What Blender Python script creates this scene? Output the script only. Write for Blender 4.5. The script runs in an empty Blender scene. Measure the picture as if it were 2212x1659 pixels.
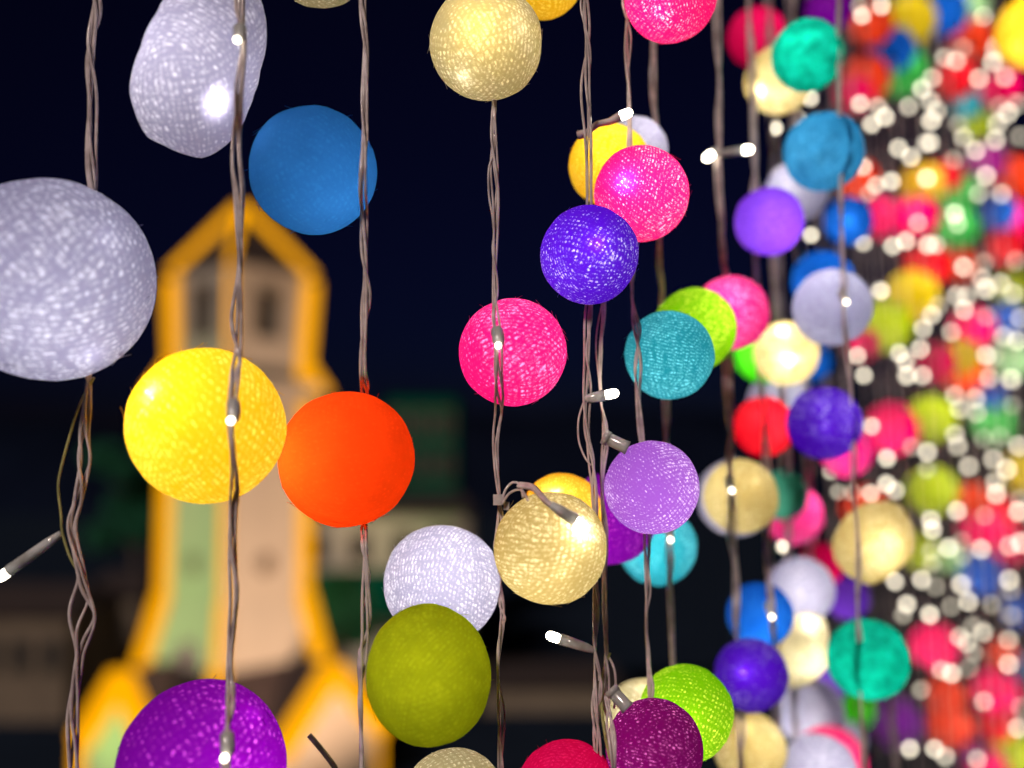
import bpy, bmesh, math, random
from mathutils import Vector, Matrix, noise
R_ = math.radians
rnd = random.Random(7)
scene = bpy.context.scene
col = scene.collection

# ---------------------------------------------------------------- camera
F = 2185.0                      # focal length in units of a 2212-wide picture
CAMZ = 12.0
PITCH = R_(5.0)
cam_d = bpy.data.cameras.new('camera')
cam_d.sensor_width = 36.0
cam_d.lens = 36.0 * F / 2212.0
cam_d.clip_start = 0.02
cam_d.clip_end = 2000
cam_d.dof.use_dof = True
cam_d.dof.focus_distance = 0.428
cam_d.dof.aperture_fstop = 2.95
cam = bpy.data.objects.new('camera', cam_d)
cam.location = (0, 0, CAMZ)
cam.rotation_euler = (R_(90) + PITCH, 0, 0)
col.objects.link(cam)
scene.camera = cam
CM = Matrix.Translation((0, 0, CAMZ)) @ cam.rotation_euler.to_matrix().to_4x4()

# ---------------------------------------------------------------- world
world = bpy.data.worlds.new('World')
scene.world = world
world.use_nodes = True
wn = world.node_tree
bg = wn.nodes['Background']
sky = wn.nodes.new('ShaderNodeTexSky')
sky.sky_type = 'NISHITA'
sky.sun_disc = False
sky.sun_elevation = R_(-3.0)
sky.sun_rotation = R_(15)
sky.air_density = 1.0
sky.dust_density = 0.0
sky.ozone_density = 6.0
wn.links.new(sky.outputs[0], bg.inputs[0])
bg.inputs[1].default_value = 0.065

# ---------------------------------------------------------------- added weak warm sun lamp, standing in for unseen light on the viewer's side
sun_d = bpy.data.lights.new('sun', 'SUN')
sun_d.energy = 2.1
sun_d.angle = R_(10)
sun_d.color = (1.0, .85, .80)
sun = bpy.data.objects.new('sun', sun_d)
sun.rotation_euler = (R_(58), 0, R_(-22))
col.objects.link(sun)

# ---------------------------------------------------------------- view + render
vs = scene.view_settings
vs.view_transform = 'Standard'
vs.look = 'None'
vs.exposure = 0.0
vs.gamma = 1.0
vs.use_curve_mapping = False
cy = scene.cycles
cy.use_adaptive_sampling = False
cy.use_denoising = True
cy.denoiser = 'OPENIMAGEDENOISE'
cy.denoising_input_passes = 'RGB_ALBEDO_NORMAL'
cy.max_bounces = 7
cy.diffuse_bounces = 5
cy.glossy_bounces = 2
cy.transmission_bounces = 4
cy.transparent_max_bounces = 8
cy.caustics_reflective = False
cy.caustics_refractive = False
cy.sample_clamp_indirect = 6.0

# ---------------------------------------------------------------- helpers
def px(x, y, d):
    """a point d metres in front of the camera (measured along its axis)"""
    return CM @ Vector(((x - 1106) / F * d, -(y - 829.5) / F * d, -d))

def pt(x, y, Y):
    """where the ray through a picture point meets the upright plane at world distance Y"""
    v = CM.to_3x3() @ Vector(((x - 1106) / F, -(y - 829.5) / F, -1))
    t = Y / v.y
    return Vector((v.x * t, Y, CAMZ + v.z * t))

def link(o):
    col.objects.link(o)
    return o

def tag(o, label=None, cat=None, group=None, kind=None):
    if label: o['label'] = label
    if cat: o['category'] = cat
    if group: o['group'] = group
    if kind: o['kind'] = kind
    return o

def empty(name, loc, label=None, cat=None, group=None):
    o = bpy.data.objects.new(name, None)
    o.location = loc
    o.empty_display_size = 0.02
    link(o)
    return tag(o, label, cat, group)

def adopt(o, parent):
    o.parent = parent
    o.matrix_parent_inverse = Matrix.Translation(parent.location).inverted()
    return o

def obj_from(name, verts, faces, mat, parent=None, smooth=False):
    me = bpy.data.meshes.new(name)
    me.from_pydata([tuple(v) for v in verts], [], faces)
    me.update()
    if smooth:
        me.polygons.foreach_set('use_smooth', [True] * len(me.polygons))
    me.materials.append(mat)
    o = bpy.data.objects.new(name, me)
    link(o)
    if parent: adopt(o, parent)
    return o

class MB:
    def __init__(s): s.v = []; s.f = []
    def add(s, vs, fs):
        n = len(s.v); s.v += [Vector(v) for v in vs]; s.f += [tuple(i + n for i in f) for f in fs]
    def box8(s, p):
        s.add(p, [(0, 3, 2, 1), (4, 5, 6, 7), (0, 1, 5, 4), (1, 2, 6, 5), (2, 3, 7, 6), (3, 0, 4, 7)])
    def box(s, a, b):
        (x0, y0, z0), (x1, y1, z1) = a, b
        s.box8([(x0, y0, z0), (x1, y0, z0), (x1, y1, z0), (x0, y1, z0), (x0, y0, z1), (x1, y0, z1), (x1, y1, z1), (x0, y1, z1)])
    def beam(s, a, b, w, h=None):
        a = Vector(a); b = Vector(b); h = h or w
        t = (b - a).normalized()
        up = Vector((0, 0, 1)) if abs(t.z) < .95 else Vector((0, 1, 0))
        u = t.cross(up).normalized() * w / 2; v = u.cross(t).normalized() * h / 2
        s.box8([a - u - v, a + u - v, a + u + v, a - u + v, b - u - v, b + u - v, b + u + v, b - u + v])
    def build(s, name, mat, parent=None, smooth=False):
        return obj_from(name, s.v, s.f, mat, parent, smooth)

def tube(pts, rad, sides=6, caps=True):
    """verts, faces of a tube along points; rad a number or one per point"""
    n = len(pts)
    rr = rad if isinstance(rad, (list, tuple)) else [rad] * n
    vs = []; fs = []
    prev = None
    for i, p in enumerate(pts):
        t = (pts[min(i + 1, n - 1)] - pts[max(i - 1, 0)]).normalized()
        if prev is None:
            ref = Vector((0, 1, 0)) if abs(t.y) < .9 else Vector((1, 0, 0))
        else:
            ref = prev
        u = (ref - t * ref.dot(t)).normalized(); prev = u
        w = t.cross(u)
        for k in range(sides):
            a = 2 * math.pi * k / sides
            vs.append(p + (u * math.cos(a) + w * math.sin(a)) * rr[i])
    for i in range(n - 1):
        for k in range(sides):
            k2 = (k + 1) % sides
            fs.append((i * sides + k, i * sides + k2, (i + 1) * sides + k2, (i + 1) * sides + k))
    if caps:
        fs.append(tuple(reversed(range(sides)))); fs.append(tuple(range((n - 1) * sides, n * sides)))
    return vs, fs

def catmull(P, step):
    """dense polyline through the points P (vectors of any kind with x,y,z)"""
    out = []
    n = len(P)
    for i in range(n - 1):
        p0, p1, p2, p3 = P[max(i - 1, 0)], P[i], P[i + 1], P[min(i + 2, n - 1)]
        L = (p2 - p1).length
        k = max(1, int(L / step))
        for j in range(k):
            t = j / k
            out.append(0.5 * ((2 * p1) + (p2 - p0) * t + (2 * p0 - 5 * p1 + 4 * p2 - p3) * t * t + (3 * p1 - p0 - 3 * p2 + p3) * t ** 3))
    out.append(P[-1].copy())
    return out

# ---------------------------------------------------------------- materials
def mat(name):
    m = bpy.data.materials.new(name)
    m.use_nodes = True
    m.node_tree.nodes.clear()
    return m, m.node_tree

def node(nt, typ, **kw):
    n = nt.nodes.new(typ)
    for k, v in kw.items():
        setattr(n, k, v)
    return n

def weave_group():
    g = bpy.data.node_groups.new('thread_weave', 'ShaderNodeTree')
    g.interface.new_socket('Freq', in_out='INPUT', socket_type='NodeSocketFloat')
    g.interface.new_socket('Fac', in_out='OUTPUT', socket_type='NodeSocketFloat')
    g.interface.new_socket('Height', in_out='OUTPUT', socket_type='NodeSocketFloat')
    gi = g.nodes.new('NodeGroupInput'); go = g.nodes.new('NodeGroupOutput')
    tc = node(g, 'ShaderNodeTexCoord')
    nz = node(g, 'ShaderNodeTexNoise'); nz.inputs['Scale'].default_value = 2.2; nz.inputs['Detail'].default_value = 1.0
    g.links.new(tc.outputs['Object'], nz.inputs['Vector'])
    nf = node(g, 'ShaderNodeTexNoise'); nf.inputs['Scale'].default_value = 14.0; nf.inputs['Detail'].default_value = 1.0
    g.links.new(tc.outputs['Object'], nf.inputs['Vector'])
    dist = node(g, 'ShaderNodeMath', operation='MULTIPLY'); dist.inputs[1].default_value = 7.0
    g.links.new(nz.outputs['Fac'], dist.inputs[0])
    dist2 = node(g, 'ShaderNodeMath', operation='MULTIPLY_ADD'); dist2.inputs[1].default_value = 3.0
    g.links.new(nf.outputs['Fac'], dist2.inputs[0]); g.links.new(dist.outputs[0], dist2.inputs[2])
    prod = None; hsum = None
    rr = random.Random(3)
    for i in range(9):
        a = Vector((rr.gauss(0, 1), rr.gauss(0, 1), rr.gauss(0, 1))).normalized()
        b = Vector((rr.gauss(0, 1), rr.gauss(0, 1), rr.gauss(0, 1))).normalized()
        dt = node(g, 'ShaderNodeVectorMath', operation='DOT_PRODUCT'); dt.inputs[1].default_value = a
        g.links.new(tc.outputs['Object'], dt.inputs[0])
        fm = node(g, 'ShaderNodeMath', operation='MULTIPLY'); g.links.new(gi.outputs['Freq'], fm.inputs[0]); fm.inputs[1].default_value = 0.78 + .07 * i
        mu = node(g, 'ShaderNodeMath', operation='MULTIPLY_ADD')
        g.links.new(dt.outputs['Value'], mu.inputs[0]); g.links.new(fm.outputs[0], mu.inputs[1]); g.links.new(dist2.outputs[0], mu.inputs[2])
        sn = node(g, 'ShaderNodeMath', operation='SINE'); g.links.new(mu.outputs[0], sn.inputs[0])
        ss = node(g, 'ShaderNodeMapRange', interpolation_type='SMOOTHSTEP')
        ss.inputs['From Min'].default_value = -0.55; ss.inputs['From Max'].default_value = 0.75
        g.links.new(sn.outputs[0], ss.inputs['Value'])
        db = node(g, 'ShaderNodeVectorMath', operation='DOT_PRODUCT'); db.inputs[1].default_value = b
        g.links.new(tc.outputs['Object'], db.inputs[0])
        mk = node(g, 'ShaderNodeMapRange', interpolation_type='SMOOTHSTEP')
        mk.inputs['From Min'].default_value = -0.5; mk.inputs['From Max'].default_value = 0.4
        mk.inputs['To Max'].default_value = 0.8
        g.links.new(db.outputs['Value'], mk.inputs['Value'])
        ab = node(g, 'ShaderNodeMath', operation='ABSOLUTE'); g.links.new(dt.outputs['Value'], ab.inputs[0])
        mg = node(g, 'ShaderNodeMapRange', interpolation_type='SMOOTHSTEP')
        mg.inputs['From Min'].default_value = .40; mg.inputs['From Max'].default_value = .72
        mg.inputs['To Min'].default_value = 1.0; mg.inputs['To Max'].default_value = 0.0
        g.links.new(ab.outputs[0], mg.inputs['Value'])
        mk2 = node(g, 'ShaderNodeMath', operation='MULTIPLY'); g.links.new(mk.outputs['Result'], mk2.inputs[0]); g.links.new(mg.outputs['Result'], mk2.inputs[1])
        dn = node(g, 'ShaderNodeMath', operation='MULTIPLY'); g.links.new(ss.outputs['Result'], dn.inputs[0]); g.links.new(mk2.outputs[0], dn.inputs[1])
        inv = node(g, 'ShaderNodeMath', operation='SUBTRACT'); inv.inputs[0].default_value = 1.0; g.links.new(dn.outputs[0], inv.inputs[1])
        if prod is None:
            prod = inv.outputs[0]; hsum = dn.outputs[0]
        else:
            m = node(g, 'ShaderNodeMath', operation='MULTIPLY'); g.links.new(prod, m.inputs[0]); g.links.new(inv.outputs[0], m.inputs[1]); prod = m.outputs[0]
            m = node(g, 'ShaderNodeMath', operation='MAXIMUM'); g.links.new(hsum, m.inputs[0]); g.links.new(dn.outputs[0], m.inputs[1]); hsum = m.outputs[0]
    mr = node(g, 'ShaderNodeMapRange')
    mr.inputs['From Min'].default_value = 0.02; mr.inputs['From Max'].default_value = 0.50
    g.links.new(prod, mr.inputs['Value'])
    sp = node(g, 'ShaderNodeTexNoise'); sp.inputs['Scale'].default_value = 17.0; sp.inputs['Detail'].default_value = 2.0
    g.links.new(tc.outputs['Object'], sp.inputs['Vector'])
    sr = node(g, 'ShaderNodeMapRange'); sr.inputs['From Min'].default_value = .42; sr.inputs['From Max'].default_value = .64; sr.inputs['To Min'].default_value = .25
    g.links.new(sp.outputs['Fac'], sr.inputs['Value'])
    sm = node(g, 'ShaderNodeMath', operation='MULTIPLY'); g.links.new(mr.outputs['Result'], sm.inputs[0]); g.links.new(sr.outputs['Result'], sm.inputs[1])
    last = sm.outputs[0]
    for i in range(4):
        a = Vector((rr.gauss(0, 1), rr.gauss(0, 1), rr.gauss(0, 1))).normalized()
        dt = node(g, 'ShaderNodeVectorMath', operation='DOT_PRODUCT'); dt.inputs[1].default_value = a
        g.links.new(tc.outputs['Object'], dt.inputs[0])
        mu = node(g, 'ShaderNodeMath', operation='MULTIPLY_ADD'); mu.inputs[1].default_value = 23.0 + 5 * i
        g.links.new(dt.outputs['Value'], mu.inputs[0]); g.links.new(dist2.outputs[0], mu.inputs[2])
        sn = node(g, 'ShaderNodeMath', operation='SINE'); g.links.new(mu.outputs[0], sn.inputs[0])
        ss = node(g, 'ShaderNodeMapRange', interpolation_type='SMOOTHSTEP')
        ss.inputs['From Min'].default_value = .90; ss.inputs['From Max'].default_value = .985
        ss.inputs['To Min'].default_value = 1.0; ss.inputs['To Max'].default_value = .25
        g.links.new(sn.outputs[0], ss.inputs['Value'])
        mm = node(g, 'ShaderNodeMath', operation='MULTIPLY'); g.links.new(last, mm.inputs[0]); g.links.new(ss.outputs['Result'], mm.inputs[1]); last = mm.outputs[0]
    g.links.new(last, go.inputs['Fac']); g.links.new(hsum, go.inputs['Height'])
    return g
WEAVE = weave_group()

def ball_mat(name, c, gap=None, lo=.42, freq=70, rough=.0009, refl=.22, mottle=0.0, sparse=1.25):
    """dyed thread shell: light comes through it, more through the gaps between threads"""
    m, nt = mat('thread_shell_' + name)
    gap = gap or tuple(min(1.0, x * 1.1 + .06) for x in c)
    gr = node(nt, 'ShaderNodeGroup'); gr.node_tree = WEAVE
    gr.inputs['Freq'].default_value = freq
    mix = node(nt, 'ShaderNodeMix', data_type='RGBA')
    mix.inputs['A'].default_value = (*[x * lo for x in c], 1)
    mix.inputs['B'].default_value = (*gap, 1)
    pw = node(nt, 'ShaderNodeMath', operation='POWER'); pw.inputs[1].default_value = sparse
    nt.links.new(gr.outputs['Fac'], pw.inputs[0])
    nt.links.new(pw.outputs[0], mix.inputs['Factor'])
    tcol = mix.outputs['Result']
    if mottle:
        tc = node(nt, 'ShaderNodeTexCoord')
        nz = node(nt, 'ShaderNodeTexNoise'); nz.inputs['Scale'].default_value = 2.4; nz.inputs['Detail'].default_value = 5.0; nz.inputs['Roughness'].default_value = .6
        nt.links.new(tc.outputs['Object'], nz.inputs['Vector'])
        mr = node(nt, 'ShaderNodeMapRange'); mr.inputs['From Min'].default_value = .32; mr.inputs['From Max'].default_value = .68
        mr.inputs['To Min'].default_value = 1 - mottle; mr.inputs['To Max'].default_value = 1.0
        nt.links.new(nz.outputs['Fac'], mr.inputs['Value'])
        mm = node(nt, 'ShaderNodeMix', data_type='RGBA', blend_type='MULTIPLY'); mm.inputs['Factor'].default_value = 1.0
        nt.links.new(tcol, mm.inputs['A']); nt.links.new(mr.outputs['Result'], mm.inputs['B'])
        tcol = mm.outputs['Result']
    bp = node(nt, 'ShaderNodeBump'); bp.inputs['Strength'].default_value = .5; bp.inputs['Distance'].default_value = rough
    nt.links.new(gr.outputs['Height'], bp.inputs['Height'])
    tr = node(nt, 'ShaderNodeBsdfTranslucent')
    nt.links.new(tcol, tr.inputs['Color'])
    df = node(nt, 'ShaderNodeBsdfDiffuse'); df.inputs['Color'].default_value = (*[min(.85, x * .9 + .01) for x in c], 1)
    nt.links.new(bp.outputs['Normal'], df.inputs['Normal'])
    ms = node(nt, 'ShaderNodeMixShader'); ms.inputs[0].default_value = refl
    nt.links.new(tr.outputs[0], ms.inputs[1]); nt.links.new(df.outputs[0], ms.inputs[2])
    out = node(nt, 'ShaderNodeOutputMaterial')
    nt.links.new(ms.outputs[0], out.inputs[0])
    return m

C = {
 'lilac':  ball_mat('lilac', (.43, .42, .68), (.82, .84, 1.0), .60, freq=84),
 'white':  ball_mat('white', (.52, .50, .76), (.92, .91, 1.0), .56, freq=84),
 'cream':  ball_mat('cream', (.80, .60, .20), (1.0, .92, .56), .42),
 'pale':   ball_mat('pale_cream', (.74, .63, .34), (1.0, .95, .70), .45),
 'yellow': ball_mat('yellow', (1.0, .60, .008), (1.0, .80, .12), .72),
 'amber':  ball_mat('amber', (1.0, .46, .010), (1.0, .75, .14), .55),
 'olive':  ball_mat('olive', (.27, .30, .004), (.32, .36, .008), .85, mottle=.28),
 'orange': ball_mat('orange', (.95, .066, .004), (1.0, .075, .006), .9, mottle=.16),
 'redorange': ball_mat('red_orange', (.86, .055, .008), None, .7),
 'steel':  ball_mat('steel_blue', (.018, .13, .40), (.022, .15, .44), .88, mottle=.12),
 'sky':    ball_mat('sky_blue', (.03, .29, .60), (.10, .46, .8), .7, mottle=.45),
 'blue':   ball_mat('blue', (.004, .12, .66), (.03, .24, .85), .6),
 'pink':   ball_mat('pink', (1.0, .008, .26), (1.0, .45, .95), .66, sparse=1.9),
 'magenta': ball_mat('magenta', (1.0, .006, .20), (1.0, .70, .90), .85, freq=85, sparse=2.8),
 'magflat': ball_mat('magenta_dense', (1.0, .0008, .16), (1.0, .004, .20), .85),
 'crimson': ball_mat('crimson', (.75, .001, .10), (.8, .02, .16), .72),
 'red':    ball_mat('red', (.95, .002, .02), None, .7),
 'plum':   ball_mat('plum', (.20, .001, .13), (1.0, .22, .75), .62, freq=80, sparse=3.6),
 'purple': ball_mat('purple', (.26, .0015, .46), (.90, .10, 1.0), .72, freq=75, sparse=3.0),
 'indigo': ball_mat('indigo', (.09, .003, .62), (.75, .66, 1.0), .72, freq=80, sparse=3.0),
 'violet': ball_mat('violet', (.27, .06, .95), (.42, .16, 1.0), .7),
 'lavender': ball_mat('lavender', (.40, .12, .70), (.92, .74, 1.0), .64, freq=80, sparse=1.7),
 'cyan':   ball_mat('cyan', (.018, .38, .50), (.20, .80, .95), .55, freq=75),
 'teal':   ball_mat('teal', (.002, .52, .34), (.01, .75, .58), .75, mottle=.68),
 'dgreen': ball_mat('dark_green', (.03, .23, .15), None, .7),
 'green':  ball_mat('green', (.06, .50, .09), (.10, .65, .16), .75),
 'lime':   ball_mat('lime', (.25, .66, .002), (.90, 1.0, .10), .52, freq=75, sparse=1.7),
 'neon':   ball_mat('neon_green', (.08, .78, .001), None, .7),
 'leaf':   ball_mat('yellow_green', (.46, .56, .001), None, .8),
 'mustard': ball_mat('mustard', (.70, .52, .003), None, .8),
 'mint':   ball_mat('mint', (.36, .62, .30), None, .8),
}

def wire_mat(name, c, tr=.45):
    m, nt = mat(name)
    tc = node(nt, 'ShaderNodeTexCoord')
    nz = node(nt, 'ShaderNodeTexNoise'); nz.inputs['Scale'].default_value = 120.0; nz.inputs['Detail'].default_value = 2.0
    nt.links.new(tc.outputs['Object'], nz.inputs['Vector'])
    mx = node(nt, 'ShaderNodeMix', data_type='RGBA')
    mx.inputs['A'].default_value = (*[x * .68 for x in c], 1); mx.inputs['B'].default_value = (*[min(.95, x * 1.15) for x in c], 1)
    mrr = node(nt, 'ShaderNodeMapRange'); mrr.inputs['From Min'].default_value = .36; mrr.inputs['From Max'].default_value = .60
    nt.links.new(nz.outputs['Fac'], mrr.inputs['Value'])
    nt.links.new(mrr.outputs['Result'], mx.inputs['Factor'])
    df = node(nt, 'ShaderNodeBsdfDiffuse'); nt.links.new(mx.outputs['Result'], df.inputs['Color'])
    tl = node(nt, 'ShaderNodeBsdfTranslucent'); nt.links.new(mx.outputs['Result'], tl.inputs['Color'])
    m1 = node(nt, 'ShaderNodeMixShader'); m1.inputs[0].default_value = tr
    nt.links.new(df.outputs[0], m1.inputs[1]); nt.links.new(tl.outputs[0], m1.inputs[2])
    gl = node(nt, 'ShaderNodeBsdfGlossy'); gl.inputs['Roughness'].default_value = .12; gl.inputs['Color'].default_value = (.9, .88, .85, 1)
    fr = node(nt, 'ShaderNodeFresnel'); fr.inputs['IOR'].default_value = 1.75
    m2 = node(nt, 'ShaderNodeMixShader'); nt.links.new(fr.outputs[0], m2.inputs[0])
    nt.links.new(m1.outputs[0], m2.inputs[1]); nt.links.new(gl.outputs[0], m2.inputs[2])
    out = node(nt, 'ShaderNodeOutputMaterial'); nt.links.new(m2.outputs[0], out.inputs[0])
    return m

def emis_mat(name, c, s):
    m, nt = mat(name)
    e = node(nt, 'ShaderNodeEmission'); e.inputs[0].default_value = (*c, 1); e.inputs[1].default_value = s
    out = node(nt, 'ShaderNodeOutputMaterial'); nt.links.new(e.outputs[0], out.inputs[0])
    return m

def matte(name, c, var=.25, scale=3.0, rough=.9, spec=.3):
    m, nt = mat(name)
    tc = node(nt, 'ShaderNodeTexCoord')
    nz = node(nt, 'ShaderNodeTexNoise'); nz.inputs['Scale'].default_value = scale; nz.inputs['Detail'].default_value = 5.0
    nt.links.new(tc.outputs['Object'], nz.inputs['Vector'])
    mx = node(nt, 'ShaderNodeMix', data_type='RGBA')
    mx.inputs['A'].default_value = (*[x * (1 - var) for x in c], 1); mx.inputs['B'].default_value = (*[min(.9, x * (1 + var)) for x in c], 1)
    nt.links.new(nz.outputs['Fac'], mx.inputs['Factor'])
    p = node(nt, 'ShaderNodeBsdfPrincipled'); p.inputs['Roughness'].default_value = rough; p.inputs['Specular IOR Level'].default_value = spec
    nt.links.new(mx.outputs['Result'], p.inputs['Base Color'])
    bp = node(nt, 'ShaderNodeBump'); bp.inputs['Strength'].default_value = .3; bp.inputs['Distance'].default_value = .02
    nt.links.new(nz.outputs['Fac'], bp.inputs['Height']); nt.links.new(bp.outputs['Normal'], p.inputs['Normal'])
    out = node(nt, 'ShaderNodeOutputMaterial'); nt.links.new(p.outputs[0], out.inputs[0])
    return m

WIRE = wire_mat('clear_wire_plastic', (.88, .70, .66), .3)
WIRE_Y = wire_mat('yellowed_wire_plastic', (.62, .58, .22))
WIRE_D = wire_mat('dark_wire', (.09, .07, .06), .1)
SLEEVE = wire_mat('clear_sleeve_plastic', (.92, .88, .80), .5)
TIE = wire_mat('white_nylon', (.78, .72, .68), .4)
LED = {k: emis_mat('lit_led_' + k, (1.0, .89, .69), s) for k, s in (('bright', 22.0), ('full', 7.4), ('mid', 5.2), ('dim', 2.6))}
M_TRIM = emis_mat('amber_light_rope', (1.0, .40, .0008), 1.2)
M_CREAM = matte('cream_render', (.36, .31, .24), .12, .6)
M_ROOF = matte('dark_roof_tiles', (.035, .024, .022), .3, 2.0)
M_DARK = matte('dark_recess', (.02, .018, .016), .2)
M_BARK = matte('bark', (.07, .05, .035), .4, 6)
M_LEAF = matte('leaf', (.012, .10, .045), .5, 9)
M_BROWN = matte('brown_plaster', (.13, .10, .07), .35, .5)
M_BEIGE = matte('beige_plaster', (.42, .36, .27), .15, .5)
M_GREENP = matte('green_paint', (.0015, .06, .032), .2, 1, .95, 0.0)
M_REDP = matte('red_paint', (.24, .03, .04), .2, 1)
M_GROUND = matte('plaza_paving', (.012, .018, .030), .4, .35, .95, 0.0)
M_METAL = matte('dark_metal', (.06, .06, .065), .1, 5, .5)

# ---------------------------------------------------------------- setting: ground
g = MB(); g.add([(-400, -60, 0), (400, -60, 0), (400, 700, 0), (-400, 700, 0)], [(0, 1, 2, 3)])
tag(g.build('ground', M_GROUND), kind='structure')

hm = MB(); nh = 90  # made-up dark navy ridge, added to hide the sky glow at the horizon
for i in range(nh):
    X = -420 + 840 * i / (nh - 1)
    H = 30 + 7 * noise.noise(Vector((X * .012, 0, 5))) + 2.5 * noise.noise(Vector((X * .06, 0, 9)))
    hm.v += [Vector((X, 290, -1)), Vector((X, 306, H * .62)), Vector((X, 325, H)), Vector((X, 390, -1))]
for i in range(nh - 1):
    for j in range(3):
        hm.f.append((4 * i + j, 4 * i + 4 + j, 4 * i + 5 + j, 4 * i + 1 + j))
tag(hm.build('added_ridge', matte('added_ridge_navy', (.004, .006, .014), .5, .05, .95, 0.0), None, True), kind='structure')

# ---------------------------------------------------------------- the church tower
TY = 40.0
PXM = TY / F
def zat(y): return pt(523, y, TY).z
cx = pt(523, 600, TY).x
PHI = R_(6.0)                                    # the near corner turns a little to the right
def corner(k, hd, z, c=None):
    """k: 0 near, 1 right, 2 far, 3 left; hd half diagonal"""
    a = PHI + k * math.pi / 2
    return Vector((cx + math.sin(a) * hd, TY - math.cos(a) * hd, z))
church = empty('church_tower', (cx, TY, 0), 'pale church bell tower outlined in glowing amber, blurred behind the yellow and orange balls', 'church')
def face_frame(k):
    """the face between corner k and corner k+1: origin on the tower axis, u along the face, n outward"""
    a = PHI + k * math.pi / 2 + math.pi / 4
    n = Vector((math.sin(a), -math.cos(a), 0)); u = Vector((math.cos(a), math.sin(a), 0))
    return Vector((cx, TY, 0)), u, n
def fbox(mb, k, u0, u1, z0, z1, d0, d1):
    o, u, n = face_frame(k)
    P = lambda uu, dd, zz: o + u * uu + n * dd + Vector((0, 0, zz))
    mb.box8([P(u0, d1, z0), P(u1, d1, z0), P(u1, d0, z0), P(u0, d0, z0), P(u0, d1, z1), P(u1, d1, z1), P(u1, d0, z1), P(u0, d0, z1)])
S2 = math.sqrt(.5)
z_apex, z_eave, z_corn, z_fl0, z_fl1, z_low = zat(450), zat(592), zat(826), zat(1290), zat(1420), zat(1560)
hb = 136 * PXM; hs = 146 * PXM; he = 150 * PXM; hc = 192 * PXM; hl = 305 * PXM
# belfry with an opening in every face
s = hb * S2
zo0, zo1 = zat(738), zat(634)
for k in range(4):
    w = MB()
    ou = 0.60
    fbox(w, k, -s + .003, -ou, z_corn, z_eave, s - .5, s)
    fbox(w, k, ou, s - .003, z_corn, z_eave, s - .5, s)
    fbox(w, k, -ou, ou, z_corn, zo0, s - .5, s - .002)
    fbox(w, k, -ou, ou, zo1, z_eave, s - .5, s - .002)
    wl = w.build('belfry_wall', M_CREAM, church)
    fr = MB()
    fbox(fr, k, -ou - .12, -ou, zo0, zo1, s + .001, s + .06); fbox(fr, k, ou, ou + .12, zo0, zo1, s + .001, s + .06)
    fbox(fr, k, -ou - .12, ou + .12, zo1, zo1 + .14, s + .001, s + .07)
    f_ = fr.build('opening_frame', M_BROWN); f_.parent = wl; f_.matrix_parent_inverse = Matrix.Translation(church.location).inverted() @ Matrix.Identity(4)
    f_.matrix_parent_inverse = wl.matrix_basis.inverted(); f_.location = (0, 0, 0)
core = MB(); fbox(core, 0, -s + .6, s - .6, z_corn, z_eave, -s + .6, s - .6)
core.build('belfry_dark_fill', M_DARK, church)  # solid block coloured dark in place of the shade inside the belfry
def prism(mb, h0, z0, h1, z1):
    mb.box8([corner(k, h0, z0) for k in (3, 0, 1, 2)] + [corner(k, h1, z1) for k in (3, 0, 1, 2)])
m = MB(); prism(m, he, z_eave, he * .03, z_apex); m.build('roof', M_ROOF, church)
m = MB(); prism(m, hc * .985, z_corn - .55, hc * .985, z_corn - .12); prism(m, hc * .9, z_corn - .12, hb, z_corn + .0); m.build('cornice', M_CREAM, church)
m = MB(); prism(m, hs, z_fl0, hs * .985, z_corn - .55); m.build('shaft_wall', M_CREAM, church)
m = MB(); prism(m, hs * 1.22, z_fl1, hs * .995, z_fl0 - .01); m.build('flared_wall', M_CREAM, church)
m = MB(); prism(m, hl, z_low, hs * 1.2, z_fl1 - .01); m.build('skirt_roof', M_ROOF, church)
m = MB(); prism(m, hl * .985, 0, hl * .985, z_low - .01); m.build('base_wall', M_CREAM, church)
for k in (0, 3):                                  # round niches on the shaft
    o, u, n = face_frame(k)
    sh = hs * S2
    v = []; f = []
    c0 = o + n * (sh + .01) + Vector((0, 0, zat(1212)))
    for i in range(16):
        a = i / 16 * 2 * math.pi
        dv = u * math.cos(a) * .42 + Vector((0, 0, math.sin(a) * .42))
        v.append(c0 + dv); v.append(c0 + dv * .72 + n * .1)
    for i in range(16):
        j = (i + 1) % 16
        f.append((2 * i, 2 * j, 2 * j + 1, 2 * i + 1))
    f.append(tuple(2 * i + 1 for i in range(16)))
    obj_from('round_window', v, f, M_BROWN, church)
W = 24 * PXM
def strip(a, b, w=W):
    m = MB(); m.beam(a, b, w, w); return m.build('light_strip', M_TRIM, church)
for k in range(4):
    strip(corner(k, he * 1.0, z_eave - .05), corner(k, he * .04, z_apex), W * (1.0 if k in (1, 3) else .5))
    strip(corner(k, hb * 1.0, z_corn + .1), corner(k, he * 1.0, z_eave - .3), W * (1.15 if k in (1, 3) else .4))
    strip(corner(k, hc * .97, z_corn - .5), corner(k, hb, z_corn + .9), W * (1.1 if k in (1, 3) else .4))
    strip(corner(k, hs * .985, z_fl0), corner(k, hs * .985, z_corn - .7), W * (1.2 if k in (1, 3) else .5))
    strip(corner(k, hs, z_fl0 + .1), corner(k, hs * 1.30, zat(1450)), W * (1.4 if k else .7))
    if k == 0: strip(corner(k, hs * 1.22, z_fl1 + .1), corner(k, hs * 1.22, zat(1530)), W * 1.1)
    else: strip(corner(k, hl, 0), corner(k, hl, z_low), W * .9)
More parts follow.
